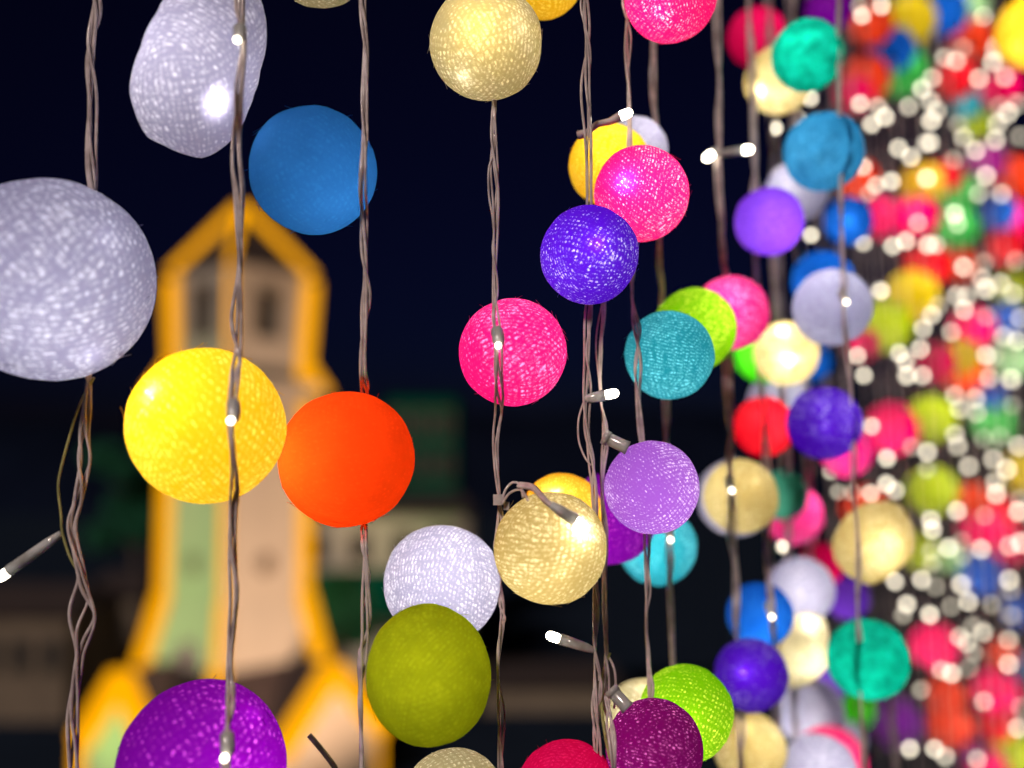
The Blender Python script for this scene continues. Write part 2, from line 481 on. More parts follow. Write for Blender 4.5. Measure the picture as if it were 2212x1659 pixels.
# a gabled porch on each of the two near faces
for k, shift in ((3, -.06), (0, .29)):
    o, u, n = face_frame(k)
    sl = hl * S2
    uc = shift * sl; hw = 2.5
    zt, ze = zat(1424), zat(1575)
    P = lambda uu, dd, zz: o + u * uu + n * dd + Vector((0, 0, zz))
    d0, d1 = sl - 2.5, sl + .35
    m = MB()
    m.add([P(uc - hw, d1, 0), P(uc + hw, d1, 0), P(uc + hw, d1, ze), P(uc, d1, zt), P(uc - hw, d1, ze),
           P(uc - hw, d0, 0), P(uc + hw, d0, 0), P(uc + hw, d0, ze), P(uc, d0, zt), P(uc - hw, d0, ze)],
          [(0, 1, 2, 3, 4), (5, 9, 8, 7, 6), (0, 4, 9, 5), (1, 6, 7, 2)])
    gb = m.build('gabled_porch', M_CREAM, church)
    m = MB()
    for sg in (-1, 1):
        a = [P(uc, d1 + .2, zt + .1), P(uc + sg * (hw + .25), d1 + .2, ze - .1), P(uc + sg * (hw + .25), d0, ze - .1), P(uc, d0, zt + .1)]
        b = [q + Vector((0, 0, .14)) for q in a]
        m.box8(a + b)
    m.build('porch_roof', M_ROOF, church)
    for sg in (-1, 1):
        strip(P(uc, d1 + .25, zt), P(uc + sg * hw, d1 + .25, ze), W * 1.45)

# ---------------------------------------------------------------- floodlights on the plaza
def floodlight(loc, aim, power, color, size, label):
    e = empty('floodlight', loc, label, 'floodlight', 'floodlights on the plaza')
    L = Vector(loc)
    m = MB(); m.box(L + Vector((-.3, -.3, 0)), L + Vector((.3, .3, .08))); m.beam(L + Vector((0, 0, .08)), L + Vector((0, 0, .7)), .08); m.build('stand', M_METAL, e)
    d = (Vector(aim) - L).normalized()
    m = MB(); h = L + Vector((0, 0, .85)); m.beam(h - d * .25, h, .5, .34); m.build('housing', M_METAL, e)
    m = MB(); m.beam(h + d * .004, h + d * .03, .42, .27); m.build('lens', emis_mat('flood_lens', color, 3.0), e)
    l = bpy.data.lights.new('flood_lamp', 'SPOT'); l.energy = power; l.color = color; l.spot_size = R_(size); l.spot_blend = .6; l.shadow_soft_size = .15
    lo = bpy.data.objects.new('flood_lamp', l); lo.location = h + d * .12
    lo.rotation_euler = d.to_track_quat('-Z', 'Y').to_euler()
    link(lo); adopt(lo, e)
floodlight((cx - 13, TY - 12, 0), (cx - 1, TY, 7), 12500, (.42, 1.0, .25), 52, 'floodlight with a greenish beam left of the church tower')
floodlight((cx + 12, TY - 14, 0), (cx + 1, TY, 10), 26000, (1.0, .67, .48), 66, 'floodlight with a peach coloured beam right of the church tower')
floodlight((cx + 30, 38, 0), (pt(850, 1150, 60)), 3500, (1.0, .9, .7), 60, 'floodlight shining on the beige house and the trees')
floodlight((cx - 22, 30, 0), (pt(100, 1500, 48)), 1100, (1.0, .75, .5), 70, 'weak warm floodlight in front of the old brown houses')

# ---------------------------------------------------------------- houses far behind
def house(x0, x1, ytop, Y, depth, wallm, roofm, label, cols=3, rows=2, roofh=1.6, awning=None):
    a = pt(x0, ytop, Y); b = pt(x1, ytop, Y)
    X0, X1, Z = a.x, b.x, a.z
    e = empty('house', ((X0 + X1) / 2, Y, 0), label, 'house')
    m = MB(); m.box((X0, Y, 0), (X1, Y + depth, Z)); m.build('wall', wallm, e)
    m = MB(); xm = (X0 + X1) / 2
    m.add([(X0 - .4, Y - .4, Z + .004), (X1 + .4, Y - .4, Z + .004), (X1 + .4, Y + depth + .4, Z + .004), (X0 - .4, Y + depth + .4, Z + .004), (X0 + .6, Y + depth / 2, Z + roofh), (X1 - .6, Y + depth / 2, Z + roofh)],
          [(0, 3, 2, 1), (0, 1, 5, 4), (2, 3, 4, 5), (1, 2, 5), (3, 0, 4)])
    m.build('roof', roofm, e)
    for r in range(rows):
        for c in range(cols):
            wx = X0 + (X1 - X0) * (c + .5) / cols; wz = Z - 1.9 - r * 3.0
            if wz < .5: continue
            m = MB(); m.box((wx - .6, Y - .08, wz - .8), (wx - .48, Y - .004, wz + .8)); m.box((wx + .48, Y - .08, wz - .8), (wx + .6, Y - .004, wz + .8))
            m.box((wx - .6, Y - .09, wz + .8), (wx + .6, Y - .004, wz + .92)); m.box((wx - .65, Y - .12, wz - .92), (wx + .65, Y - .004, wz - .8))
            fr = m.build('window', M_BROWN, e)
            m = MB(); m.box((wx - .478, Y - .03, wz - .798), (wx + .478, Y - .006, wz + .798)); p = m.build('pane', M_DARK)
            p.parent = fr; p.matrix_parent_inverse = fr.matrix_basis.inverted()
    if awning:
        zt = pt(x0, awning[0], Y).z; zb = pt(x0, awning[1], Y).z
        m = MB(); m.box8([(X0, Y - 1.6, zb), (X1, Y - 1.6, zb), (X1, Y - .01, zt), (X0, Y - .01, zt), (X0, Y - 1.6, zb + .1), (X1, Y - 1.6, zb + .1), (X1, Y - .01, zt + .1), (X0, Y - .01, zt + .1)])
        m.build('awning', awning[2], e)
    return e
house(640, 1010, 1112, 60, 8, M_BEIGE, M_ROOF, 'beige house behind the church, its dark green awning below the orange ball', 4, 2, 1.2, (1235, 1330, M_GREENP))
house(1040, 1330, 1485, 52, 7, M_BROWN, M_ROOF, 'low brown house with a dark red awning behind the olive ball', 4, 1, .5, (1590, 1640, M_REDP))
house(-120, 150, 1330, 50, 7, M_BROWN, M_ROOF, 'old brown house at the far left behind the grey ball string', 4, 2, 1.2)
house(165, 300, 1290, 62, 7, M_BROWN, M_ROOF, 'narrow old brown house just left of the church', 2, 2, 1.2)
house(1370, 1700, 1545, 56, 7, M_BROWN, M_ROOF, 'low dark house behind the lime green ball', 4, 1, .6)

# ---------------------------------------------------------------- trees far behind
leafq = {}
def tree(x, ybase, ytop, Y, spread, label, seed):
    r = random.Random(seed)
    top = pt(x, ytop, Y); X = top.x; H = top.z
    e = empty('tree', (X, Y, 0), label, 'tree', 'dark trees behind the church')
    pts = [Vector((X, Y, 0)), Vector((X + .2, Y, H * .3)), Vector((X - .1, Y + .1, H * .62))]
    v, f = tube(catmull(pts, .8), .3, 7); m = MB(); m.add(v, f)
    clumps = []
    for i in range(9):
        a = r.uniform(0, 6.28); q = Vector((X + math.cos(a) * spread * r.uniform(.2, .8), Y + math.sin(a) * spread * .6 * r.uniform(.2, .9), H * r.uniform(.48, .9)))
        clumps.append((q, spread * r.uniform(.3, .52)))
        v, f = tube([Vector((X, Y, H * r.uniform(.3, .55))), q], [.14, .04], 5); m.add(v, f)
    m.build('trunk', M_BARK, e, True)
    c = MB()
    for q, rad in clumps:
        for j in range(330):
            p = Vector((r.gauss(0, 1), r.gauss(0, 1), r.gauss(0, 1))).normalized() * rad * r.uniform(.45, 1.0)
            p.z *= .8; p += q
            u = Vector((r.gauss(0, 1), r.gauss(0, 1), r.gauss(0, 1))).normalized() * .26
            w = u.orthogonal().normalized() * .14
            c.add([p - u, p + w, p + u, p - w], [(0, 1, 2, 3)])
    c.build('crown', M_LEAF, e)
house(836, 985, 858, 74, 6, M_GREENP, M_GREENP, 'tall dark green building above the beige house', 3, 4, .3)
tree(800, 0, 960, 68, 2.6, 'shorter dark green tree between the church and the tall tree', 2)
tree(300, 0, 930, 72, 3.2, 'dim green tree left of the church behind the yellow ball', 3)
tree(730, 0, 1225, 50, 1.9, 'low dark green tree at the right foot of the church', 4)

# ---------------------------------------------------------------- ball lights
def sphere_mesh(seg, rings, seed, amp):
    vs = []; fs = []
    off = Vector((seed * 3.7, seed * 1.3, seed * 9.1))
    def rr(v):
        return v * (1 + amp * (noise.noise(v * 1.3 + off) + .5 * noise.noise(v * 3.1 + off) + .22 * noise.noise(v * 8 + off)))
    vs.append(rr(Vector((0, 0, 1))))
    for i in range(1, rings):
        th = math.pi * i / rings
        for j in range(seg):
            ph = 2 * math.pi * j / seg
            vs.append(rr(Vector((math.sin(th) * math.cos(ph), math.sin(th) * math.sin(ph), math.cos(th)))))
    vs.append(rr(Vector((0, 0, -1))))
    for j in range(seg):
        fs.append((0, 1 + j, 1 + (j + 1) % seg))
    for i in range(rings - 2):
        for j in range(seg):
            a = 1 + i * seg + j; b = 1 + i * seg + (j + 1) % seg
            fs.append((a, a + seg, b + seg, b))
    n = len(vs) - 1; base = 1 + (rings - 2) * seg
    for j in range(seg):
        fs.append((base + j, n, base + (j + 1) % seg))
    return vs, fs
VAR = {'hi': [sphere_mesh(88, 48, s, .022) for s in range(4)], 'lo': [sphere_mesh(40, 22, s + 10, .025) for s in range(4)]}
mesh_cache = {}
def ball_data(q, i, m):
    key = (q, i, m.name)
    if key not in mesh_cache:
        v, f = VAR[q][i]
        me = bpy.data.meshes.new('thread_shell')
        me.from_pydata(v, [], f); me.update()
        me.polygons.foreach_set('use_smooth', [True] * len(me.polygons))
        me.materials.append(m)
        mesh_cache[key] = me
    return mesh_cache[key]

def deepd(x): return .95 + max(0, x - 1676) / 536 * .85

# key, x, y, radius (2212-wide picture), distance or None, colour, brightness, label, hot spots [(x, y, power)]
BALLS = [
 ('grey', 107, 606, 224, .392, 'lilac', .52, 'largest ball, pale lilac grey, cut by the left edge', [(214, 512, .05), (190, 757, .10)]),
 ('blue', 677, 369, 139, .417, 'steel', .66, 'matte steel blue ball under the crumpled white one', []),
 ('yellow', 447, 919, 173, .400, 'yellow', .74, 'bright yellow ball with a glowing spot before the church', [(335, 852, 1.5)]),
 ('orange', 749, 991, 149, .418, 'orange', .95, 'plain matte orange ball touching the bright yellow one', []),
 ('topcream', 690, -100, 113, .44, 'pale', .5, 'beige ball whose bottom just shows at the top left of centre', []),
 ('cream', 1050, 94, 123, .430, 'pale', .55, 'cream thread ball with a mustard centre at the top middle', [(1000, 165, .14), (1118, 60, .08), (1036, 55, 1.3, (1.0, .70, .03))]),  # last hot spot is a yellow lamp added to tint the centre mustard
 ('topyellow', 1172, -56, 93, .462, 'yellow', .8, 'yellow ball cut by the top edge beside the cream one', []),
 ('topmag', 1448, -10, 100, .455, 'magenta', .85, 'magenta ball cut by the top edge', [(1425, 20, .12)]),
 ('amber', 1317, 357, 88, .485, 'yellow', .92, 'yellow ball tucked behind the magenta and indigo balls', [(1340, 415, .10)]),
 ('whiteback', 1368, 327, 75, .53, 'white', .55, 'white ball peeping out behind the yellow and magenta balls', []),
 ('magenta', 1386, 418, 102, .448, 'magenta', .95, 'magenta ball with a white hot spot above the indigo ball', [(1352, 392, .9)]),
 ('indigo', 1273, 551, 106, .432, 'indigo', .85, 'deep indigo sparkling ball right of centre', [(1290, 528, .42)]),
 ('pink', 1108, 761, 119, .430, 'pink', .98, 'hot pink ball hanging alone in the middle', []),
 ('cyan', 1445, 767, 96, .470, 'cyan', .80, 'cyan ball overlapping a lime one, right of the pink ball', [(1462, 682, .05), (1360, 815, .05)]),
 ('lime', 1500, 712, 90, .52, 'lime', 1.0, 'lime ball between the cyan and pink balls', []),
 ('pink2', 1580, 676, 81, .57, 'pink', .95, 'pink ball just behind the lime and cyan pair', []),
 ('neon', 1650, 765, 63, .70, 'neon', 1.0, 'neon green ball mostly hidden behind a glowing cream ball', []),
 ('cream2', 1698, 763, 70, .63, 'cream', 1.15, 'cream ball with two white glowing spots above a red ball', [(1692, 716, .9), (1705, 776, 1.2)]),
 ('lilac2', 1798, 664, 83, .60, 'lilac', .85, 'pale lilac ball with a wire down its front over a blue one', []),
 ('blue2', 1776, 606, 65, .72, 'blue', .9, 'blue ball peeping out above the pale lilac ball', [(1732, 612, .12)]),
 ('leaf1', 1908, 703, 57, .80, 'leaf', .95, 'yellow green ball at the lower right of the pale lilac ball', []),
 ('must1', 1968, 640, 56, .92, 'mustard', 1.1, 'mustard ball beside the yellow green ball, below two magenta ones', []),
 ('white3', 1682, 876, 68, .74, 'white', .8, 'white ball mostly hidden behind a red ball', []),
 ('red', 1650, 922, 65, .655, 'red', .95, 'red ball left of an indigo ball, wires across it', []),
 ('indigo2', 1781, 914, 79, .60, 'indigo', .62, 'indigo ball with two pale spots right of the red one', [(1775, 876, .12), (1783, 922, .10)]),
 ('pink3', 1828, 975, 56, .75, 'pink', .9, 'pink ball under the indigo ball with two pale spots', []),
 ('mag3', 1927, 926, 55, .86, 'magenta', .9, 'magenta ball between an indigo and a yellow green ball', []),
 ('leaf2', 2012, 905, 51, .95, 'leaf', .95, 'yellow green ball right of a magenta ball, upper of two', []),
 ('leaf3', 2013, 1060, 52, .95, 'leaf', .98, 'yellow green ball, lower of two, above a crumpled gold ball', []),
 ('lav', 1408, 1053, 101, .440, 'lavender', .98, 'lavender thread ball with a clear clip at its top', []),
 ('bigcream', 1189, 1183, 124, .415, 'cream', .70, 'large cream thread ball with a wire lying over its top', [(1252, 1148, .9), (1212, 1228, .10)]),
 ('amber2', 1215, 1110, 88, .475, 'amber', .98, 'amber ball behind the large cream thread ball', [(1200, 1068, 1.2)]),
 ('purple2', 1318, 1120, 98, .505, 'purple', .62, 'purple ball between the large cream and lavender balls', []),
 ('cyan2', 1420, 1180, 84, .56, 'cyan', 1.0, 'turquoise ball below the lavender ball', [(1446, 1155, .10)]),
 ('white', 955, 1260, 128, .432, 'white', .95, 'white thread ball touching the cream and olive balls', [(1070, 1180, .06)]),
 ('olive', 926, 1457, 137, .410, 'olive', .70, 'matte olive green ball, slightly egg shaped', []),
 ('purple', 438, 1652, 183, .398, 'purple', .72, 'big purple ball cut by the bottom edge before the church', [(535, 1560, .10)]),
 ('lowcream', 980, 1734, 115, .43, 'pale', .75, 'cream ball cut by the bottom edge below the olive ball', []),
 ('lowcrim', 1225, 1716, 115, .430, 'crimson', .62, 'crimson ball cut by the bottom edge', []),
 ('plum', 1413, 1617, 105, .422, 'plum', .85, 'dark plum ball before a lime green one at the bottom', []),
 ('lime2', 1482, 1540, 101, .462, 'lime', .95, 'lime green ball behind the dark plum ball', [(1500, 1548, .10)]),
 ('cream4', 1392, 1558, 90, .50, 'pale', .9, 'cream ball half hidden behind the plum and lime green balls', [(1392, 1490, .3)]),
 ('ycream', 1600, 1072, 80, .60, 'cream', 1.0, 'golden cream ball with a wire and a small light on it', [(1628, 1040, .12)]),
 ('white5', 1590, 1075, 82, .68, 'white', .7, 'white ball almost covered by a golden cream ball', []),
 ('dgreen', 1690, 1070, 53, .70, 'dgreen', 1.1, 'dark green ball right of the golden cream ball', [(1692, 1065, .05)]),
 ('pink5', 1712, 1112, 64, .735, 'pink', .9, 'pink ball below the dark green ball', []),
 ('white6', 1730, 1275, 71, .68, 'white', .78, 'white ball above and behind a blue ball', []),
 ('blue6', 1642, 1328, 70, .62, 'blue', .85, 'blue ball above a dark indigo ball, a wire down each side', [(1665, 1320, .10)]),
 ('indigo6', 1622, 1458, 78, .575, 'indigo', .42, 'dark indigo ball right of the lime green ball', [(1606, 1452, .25)]),
 ('teal6', 1875, 1424, 86, .60, 'teal', 1.0, 'sea green ball low on the right, below the crumpled gold ball', []),
 ('cream7', 1620, 1618, 77, .60, 'cream', .85, 'cream ball at the bottom under the dark indigo ball', [(1612, 1575, .35)]),
 ('lilac7', 1752, 1540, 72, .74, 'white', .75, 'pale lilac ball behind several wires left of the sea green ball', []),
 ('white7', 1770, 1668, 80, .62, 'white', .80, 'white ball at the bottom edge in front of a magenta one', []),
 ('mag7', 1792, 1650, 78, .72, 'magenta', .8, 'magenta ball rimming the white ball at the bottom edge', []),
 ('plum7', 1936, 1562, 56, .92, 'purple', .28, 'dim purple ball below the sea green ball, a wire across it', []),
 ('teal0', 1744, 120, 77, .60, 'teal', .98, 'sea green ball near the top, covering part of a cream one', []),
 ('cream0', 1683, 174, 73, .655, 'cream', .95, 'cream ball with a white spot behind the upper sea green ball', [(1643, 192, .8)]),
 ('crim0', 1635, 80, 63, .74, 'crimson', .58, 'dim crimson ball near the top, behind the cream ball', []),
 ('sky', 1779, 328, 85, .60, 'sky', .95, 'sky blue ball above a violet ball', [(1838, 325, .10)]),
 ('violet', 1661, 478, 73, .60, 'violet', .92, 'violet ball below the sky blue ball', [(1657, 455, .08)]),
 ('white0', 1720, 415, 66, .68, 'white', .62, 'greyish white ball between the sky blue and violet balls', []),
 ('purp0', 1790, 20, 50, .86, 'purple', .35, 'dim purple ball at the top edge right of the sea green ball', []),
 ('blue3', 1832, 478, 52, .80, 'blue', .7, 'blue ball with a cyan spot left of two magenta balls', [(1835, 476, .35)]),
 ('mag1', 1903, 470, 44, .93, 'magenta', .95, 'left ball of a touching magenta pair under a yellow ball', [(1896, 470, .05)]),
 ('mag2', 1980, 470, 44, .93, 'magenta', .95, 'right ball of a touching magenta pair under a yellow ball', []),
 ('yel1', 1990, 396, 44, 1.0, 'yellow', .85, 'yellow ball just above the touching magenta pair', []),
 ('or1', 1855, 388, 42, .90, 'redorange', .95, 'orange ball at the lower right rim of the sky blue ball', []),
 ('green0', 1946, 156, 53, .90, 'green', .95, 'green ball near the top right under a dark blue one', []),
 ('or0', 1868, 172, 52, 1.0, 'redorange', .7, 'red orange ball right of the upper sea green ball', []),
 ('olive0', 1965, 45, 54, 1.0, 'mustard', .85, 'mustard green ball at the top right beside a blue one', []),
 ('blue0', 2040, 30, 50, 1.08, 'blue', .62, 'blue ball at the top edge right of the mustard green ball', []),
 ('blue00', 1928, 108, 48, 1.05, 'blue', .5, 'dark blue ball behind the green ball near the top right', []),
 ('red00', 1884, 52, 45, 1.03, 'redorange', .55, 'dull red ball left of the mustard green ball at the top', []),
 ('bigyel', 2238, 66, 82, .84, 'yellow', 1.15, 'big yellow ball cut by the right edge at the top corner', [(2205, 95, .3)]),
 ('red01', 2062, 172, 42, 1.2, 'red', .85, 'red ball above a small teal ball on the upper right', []),
 ('red02', 2100, 88, 44, 1.3, 'redorange', .7, 'red orange ball left of the big yellow corner ball', []),
 ('mag02', 2164, 190, 42, 1.2, 'magenta', .85, 'magenta ball below the big yellow corner ball', []),
 ('teal02', 2090, 226, 32, 1.25, 'cyan', .55, 'small dark teal ball on the upper right under a red ball', []),
 ('leaf02', 2106, 266, 34, 1.25, 'leaf', .75, 'yellow green ball below the small dark teal ball', []),
 ('mint02', 2100, 8, 34, 1.3, 'mint', .7, 'pale green ball at the top edge left of the big yellow one', []),
 ('green2', 2070, 412, 42, 1.08, 'green', .95, 'green ball right of the yellow and magenta cluster, upper of two', []),
 ('green3', 2068, 492, 44, 1.08, 'green', .85, 'green ball right of the magenta pair, lower of two', []),
 ('red2', 2042, 380, 36, 1.2, 'red', .75, 'small red ball between a yellow and a green ball', []),
 ('purp2', 2130, 350, 42, 1.25, 'plum', 1.3, 'plum coloured ball on the upper right beside a red one', []),
 ('red3', 2196, 386, 46, 1.2, 'redorange', 1.0, 'red orange ball at the right edge, upper of the reds', []),
 ('blue4', 2158, 460, 38, 1.2, 'blue', .85, 'blue ball right of the two green balls', []),
 ('mag4', 2205, 480, 40, 1.2, 'magenta', .9, 'magenta ball at the right edge beside a blue one', []),
 ('red4', 2176, 532, 40, 1.2, 'red', .85, 'red ball at the right edge under a magenta one', []),
 ('red5', 1998, 572, 48, 1.05, 'red', .8, 'light red ball above the mustard ball', []),
 ('or5', 2074, 576, 38, 1.25, 'orange', .45, 'burnt orange ball right of the light red ball', []),
 ('mag5', 2100, 708, 44, 1.12, 'magenta', .98, 'magenta ball on the right above an orange one', []),
 ('blue5', 2176, 690, 40, 1.2, 'blue', .6, 'dark blue ball right of the lone magenta ball', []),
 ('leaf5', 2187, 622, 40, 1.25, 'leaf', .5, 'dull green ball at the right edge above a dark blue one', []),
 ('crim5', 2022, 782, 42, 1.15, 'crimson', .6, 'dark pink ball left of an orange ball', []),
 ('or6', 2083, 806, 45, 1.12, 'orange', 1.1, 'orange ball below the lone magenta ball', []),
 ('must6', 2078, 772, 40, 1.2, 'mustard', .7, 'olive yellow ball peeping out above an orange ball', []),
 ('mint6', 2187, 775, 42, 1.2, 'mint', .8, 'pale green ball at the right edge level with the orange ball', []),
 ('blue7', 2139, 853, 30, 1.2, 'blue', .9, 'small blue ball above a green one on the right', []),
 ('green7', 2150, 912, 46, 1.12, 'green', .85, 'green ball on the right under a small blue one', []),
 ('must7', 2212, 1020, 45, 1.15, 'mustard', .95, 'mustard ball cut by the right edge at mid height', []),
 ('or8', 2104, 1080, 36, 1.2, 'orange', .6, 'burnt orange ball above the red and crimson cluster', []),
 ('red8', 2155, 1110, 40, 1.15, 'red', 1.0, 'bright red ball above a magenta one, right side', []),
 ('crim8', 2120, 1140, 46, 1.08, 'magenta', .95, 'magenta red ball above the royal blue ball', []),
 ('mag8', 2178, 1180, 42, 1.2, 'crimson', .8, 'crimson ball at the right beside the royal blue ball', []),
 ('blue8', 2120, 1240, 47, 1.08, 'blue', .75, 'royal blue ball among white lights, right of the gold ball', []),
 ('blue9', 2205, 1320, 36, 1.2, 'blue', .5, 'dim blue ball at the right edge below the royal blue one', []),
 ('leaf8', 1988, 1190, 42, .95, 'leaf', .5, 'dull green ball just right of the crumpled gold ball', []),
 ('mint8', 2050, 1205, 32, 1.15, 'mint', .6, 'pale green ball left of the royal blue ball', []),
 ('rorange', 1868, 1098, 48, .76, 'redorange', .9, 'red orange ball peeping out above the crumpled gold ball', []),
 ('crim9', 2021, 1396, 50, .98, 'magenta', .9, 'crimson pink ball right of the lower sea green ball', []),
 ('or9', 2042, 1500, 42, 1.12, 'redorange', .65, 'red orange ball, upper of two stacked at the lower right', []),
 ('or10', 2050, 1572, 46, 1.05, 'redorange', .85, 'red orange ball, lower of two stacked at the lower right', []),
 ('mag9', 2150, 1494, 46, 1.08, 'magenta', .9, 'magenta ball at the lower right on top of a red one', []),
 ('red9', 2152, 1560, 40, 1.15, 'red', .75, 'red ball under a magenta one at the lower right', []),
 ('plum9', 2096, 1620, 34, 1.2, 'plum', .7, 'dark plum ball between an orange and a red ball', []),
 ('crim10', 2132, 1658, 42, 1.05, 'magenta', .95, 'crimson pink ball at the bottom right corner', []),
 ('leaf9', 2195, 1640, 52, 1.12, 'leaf', .9, 'yellow green ball in the bottom right corner', []),
 ('or11', 2165, 1412, 32, 1.2, 'redorange', .8, 'small orange ball above the magenta and red pair', []),
 ('sky11', 2205, 1440, 30, 1.25, 'sky', .4, 'small dim blue ball at the lower right edge', []),
 ('viol8', 1830, 1290, 48, .88, 'violet', .35, 'dim violet ball behind wires below the crumpled gold ball', []),
 ('crim11', 1775, 1220, 46, .86, 'crimson', .6, 'crimson ball almost hidden behind a white one', []),
 ('leaf10', 1848, 1535, 40, .86, 'neon', .4, 'dull green ball under the lower sea green ball', []),
 ('viol9', 1790, 1480, 40, .88, 'violet', .3, 'dim violet ball left of the lower sea green ball', []),
 ('pale9', 1830, 1600, 40, .9, 'white', .45, 'greyish ball behind wires right of the bottom magenta rim', []),
 ('blue12', 1752, 782, 44, .86, 'blue', .45, 'dim blue ball behind the glowing cream ball', []),
 ('mag12', 1862, 745, 36, .92, 'crimson', .6, 'dark pink ball peeping out right below the pale lilac ball', []),
 ('crim13', 1845, 205, 40, .96, 'crimson', .55, 'dull crimson ball behind the upper sea green ball', []),
]
OUTLINES = {   # crumpled balls: silhouette as points, kept as a solid with real depth
 'white_crumpled': ([(384, -14), (352, 42), (312, 120), (292, 170), (289, 205), (300, 250), (325, 295), (360, 312), (398, 327), (435, 337), (462, 322), (500, 288), (530, 240), (548, 190), (563, 130), (574, 72), (570, 34), (549, -8), (510, -22), (440, -24)], (432, 150), .402, 'white', .66,
   'crumpled white pear shaped ball with a glaring spot, top left', [(478, 216, 1.6)]),
 'gold_crumpled': ([(1842, 1105), (1815, 1140), (1800, 1180), (1808, 1215), (1835, 1245), (1878, 1262), (1905, 1252), (1940, 1225), (1970, 1192), (1973, 1170), (1958, 1115), (1935, 1090), (1890, 1086)], (1886, 1174), .62, 'cream', .95,
   'crumpled gold ball with flattened sides on the right', []),
 'cream_crumpled': ([(1700, 1345), (1688, 1385), (1690, 1440), (1700, 1478), (1725, 1482), (1765, 1460), (1782, 1440), (1784, 1390), (1780, 1340), (1745, 1328)], (1736, 1405), .66, 'pale', .95,
   'crumpled cream ball with a glaring top between blue and sea green balls', [(1748, 1350, .8)]),
}
GRP = 'cotton thread ball lights hanging in the curtain'
balls = {}
recs = []
for b in BALLS:
    k, x, y, r, d, c, br, lab, hot = b
    if r > 110: r *= .982 if r < 170 else .968
    if r <= 58 and x > 1840: d = max(d, deepd(x) + .07)
    recs.append(dict(k=k, x=x, y=y, r=r, d=d, c=c, br=br, lab=lab, hot=hot, out=None))
for k, (ol, (x, y), d, c, br, lab, hot) in OUTLINES.items():
    r = sum(math.hypot(px_ - x, py_ - y) for px_, py_ in ol) / len(ol)
    recs.append(dict(k=k, x=x, y=y, r=r, d=d, c=c, br=br, lab=lab, hot=hot, out=ol))
# nothing may run into anything else: push the farther ball of a pair back along its sight line
recs.sort(key=lambda q: q['d'])
for it in range(60):
    moved = False
    for i, a in enumerate(recs):
        for b in recs[:i]:
            if abs(a['x'] - b['x']) > a['r'] + b['r'] + 40: continue
            pa, pb = px(a['x'], a['y'], a['d']), px(b['x'], b['y'], b['d'])
            if (pa - pb).length < (a['r'] * a['d'] + b['r'] * b['d']) / F * 1.02:
                a['d'] += .006; moved = True
    if not moved: break

def add_lamp(parent, p, watts, rad, color=(1.0, .95, .86)):
    l = bpy.data.lights.new('led_lamp', 'POINT'); l.energy = watts; l.shadow_soft_size = rad; l.color = color
    o = bpy.data.objects.new('led_lamp', l); o.location = p
    link(o)
    o.parent = parent; o.matrix_parent_inverse = parent.matrix_basis.inverted()
    return o

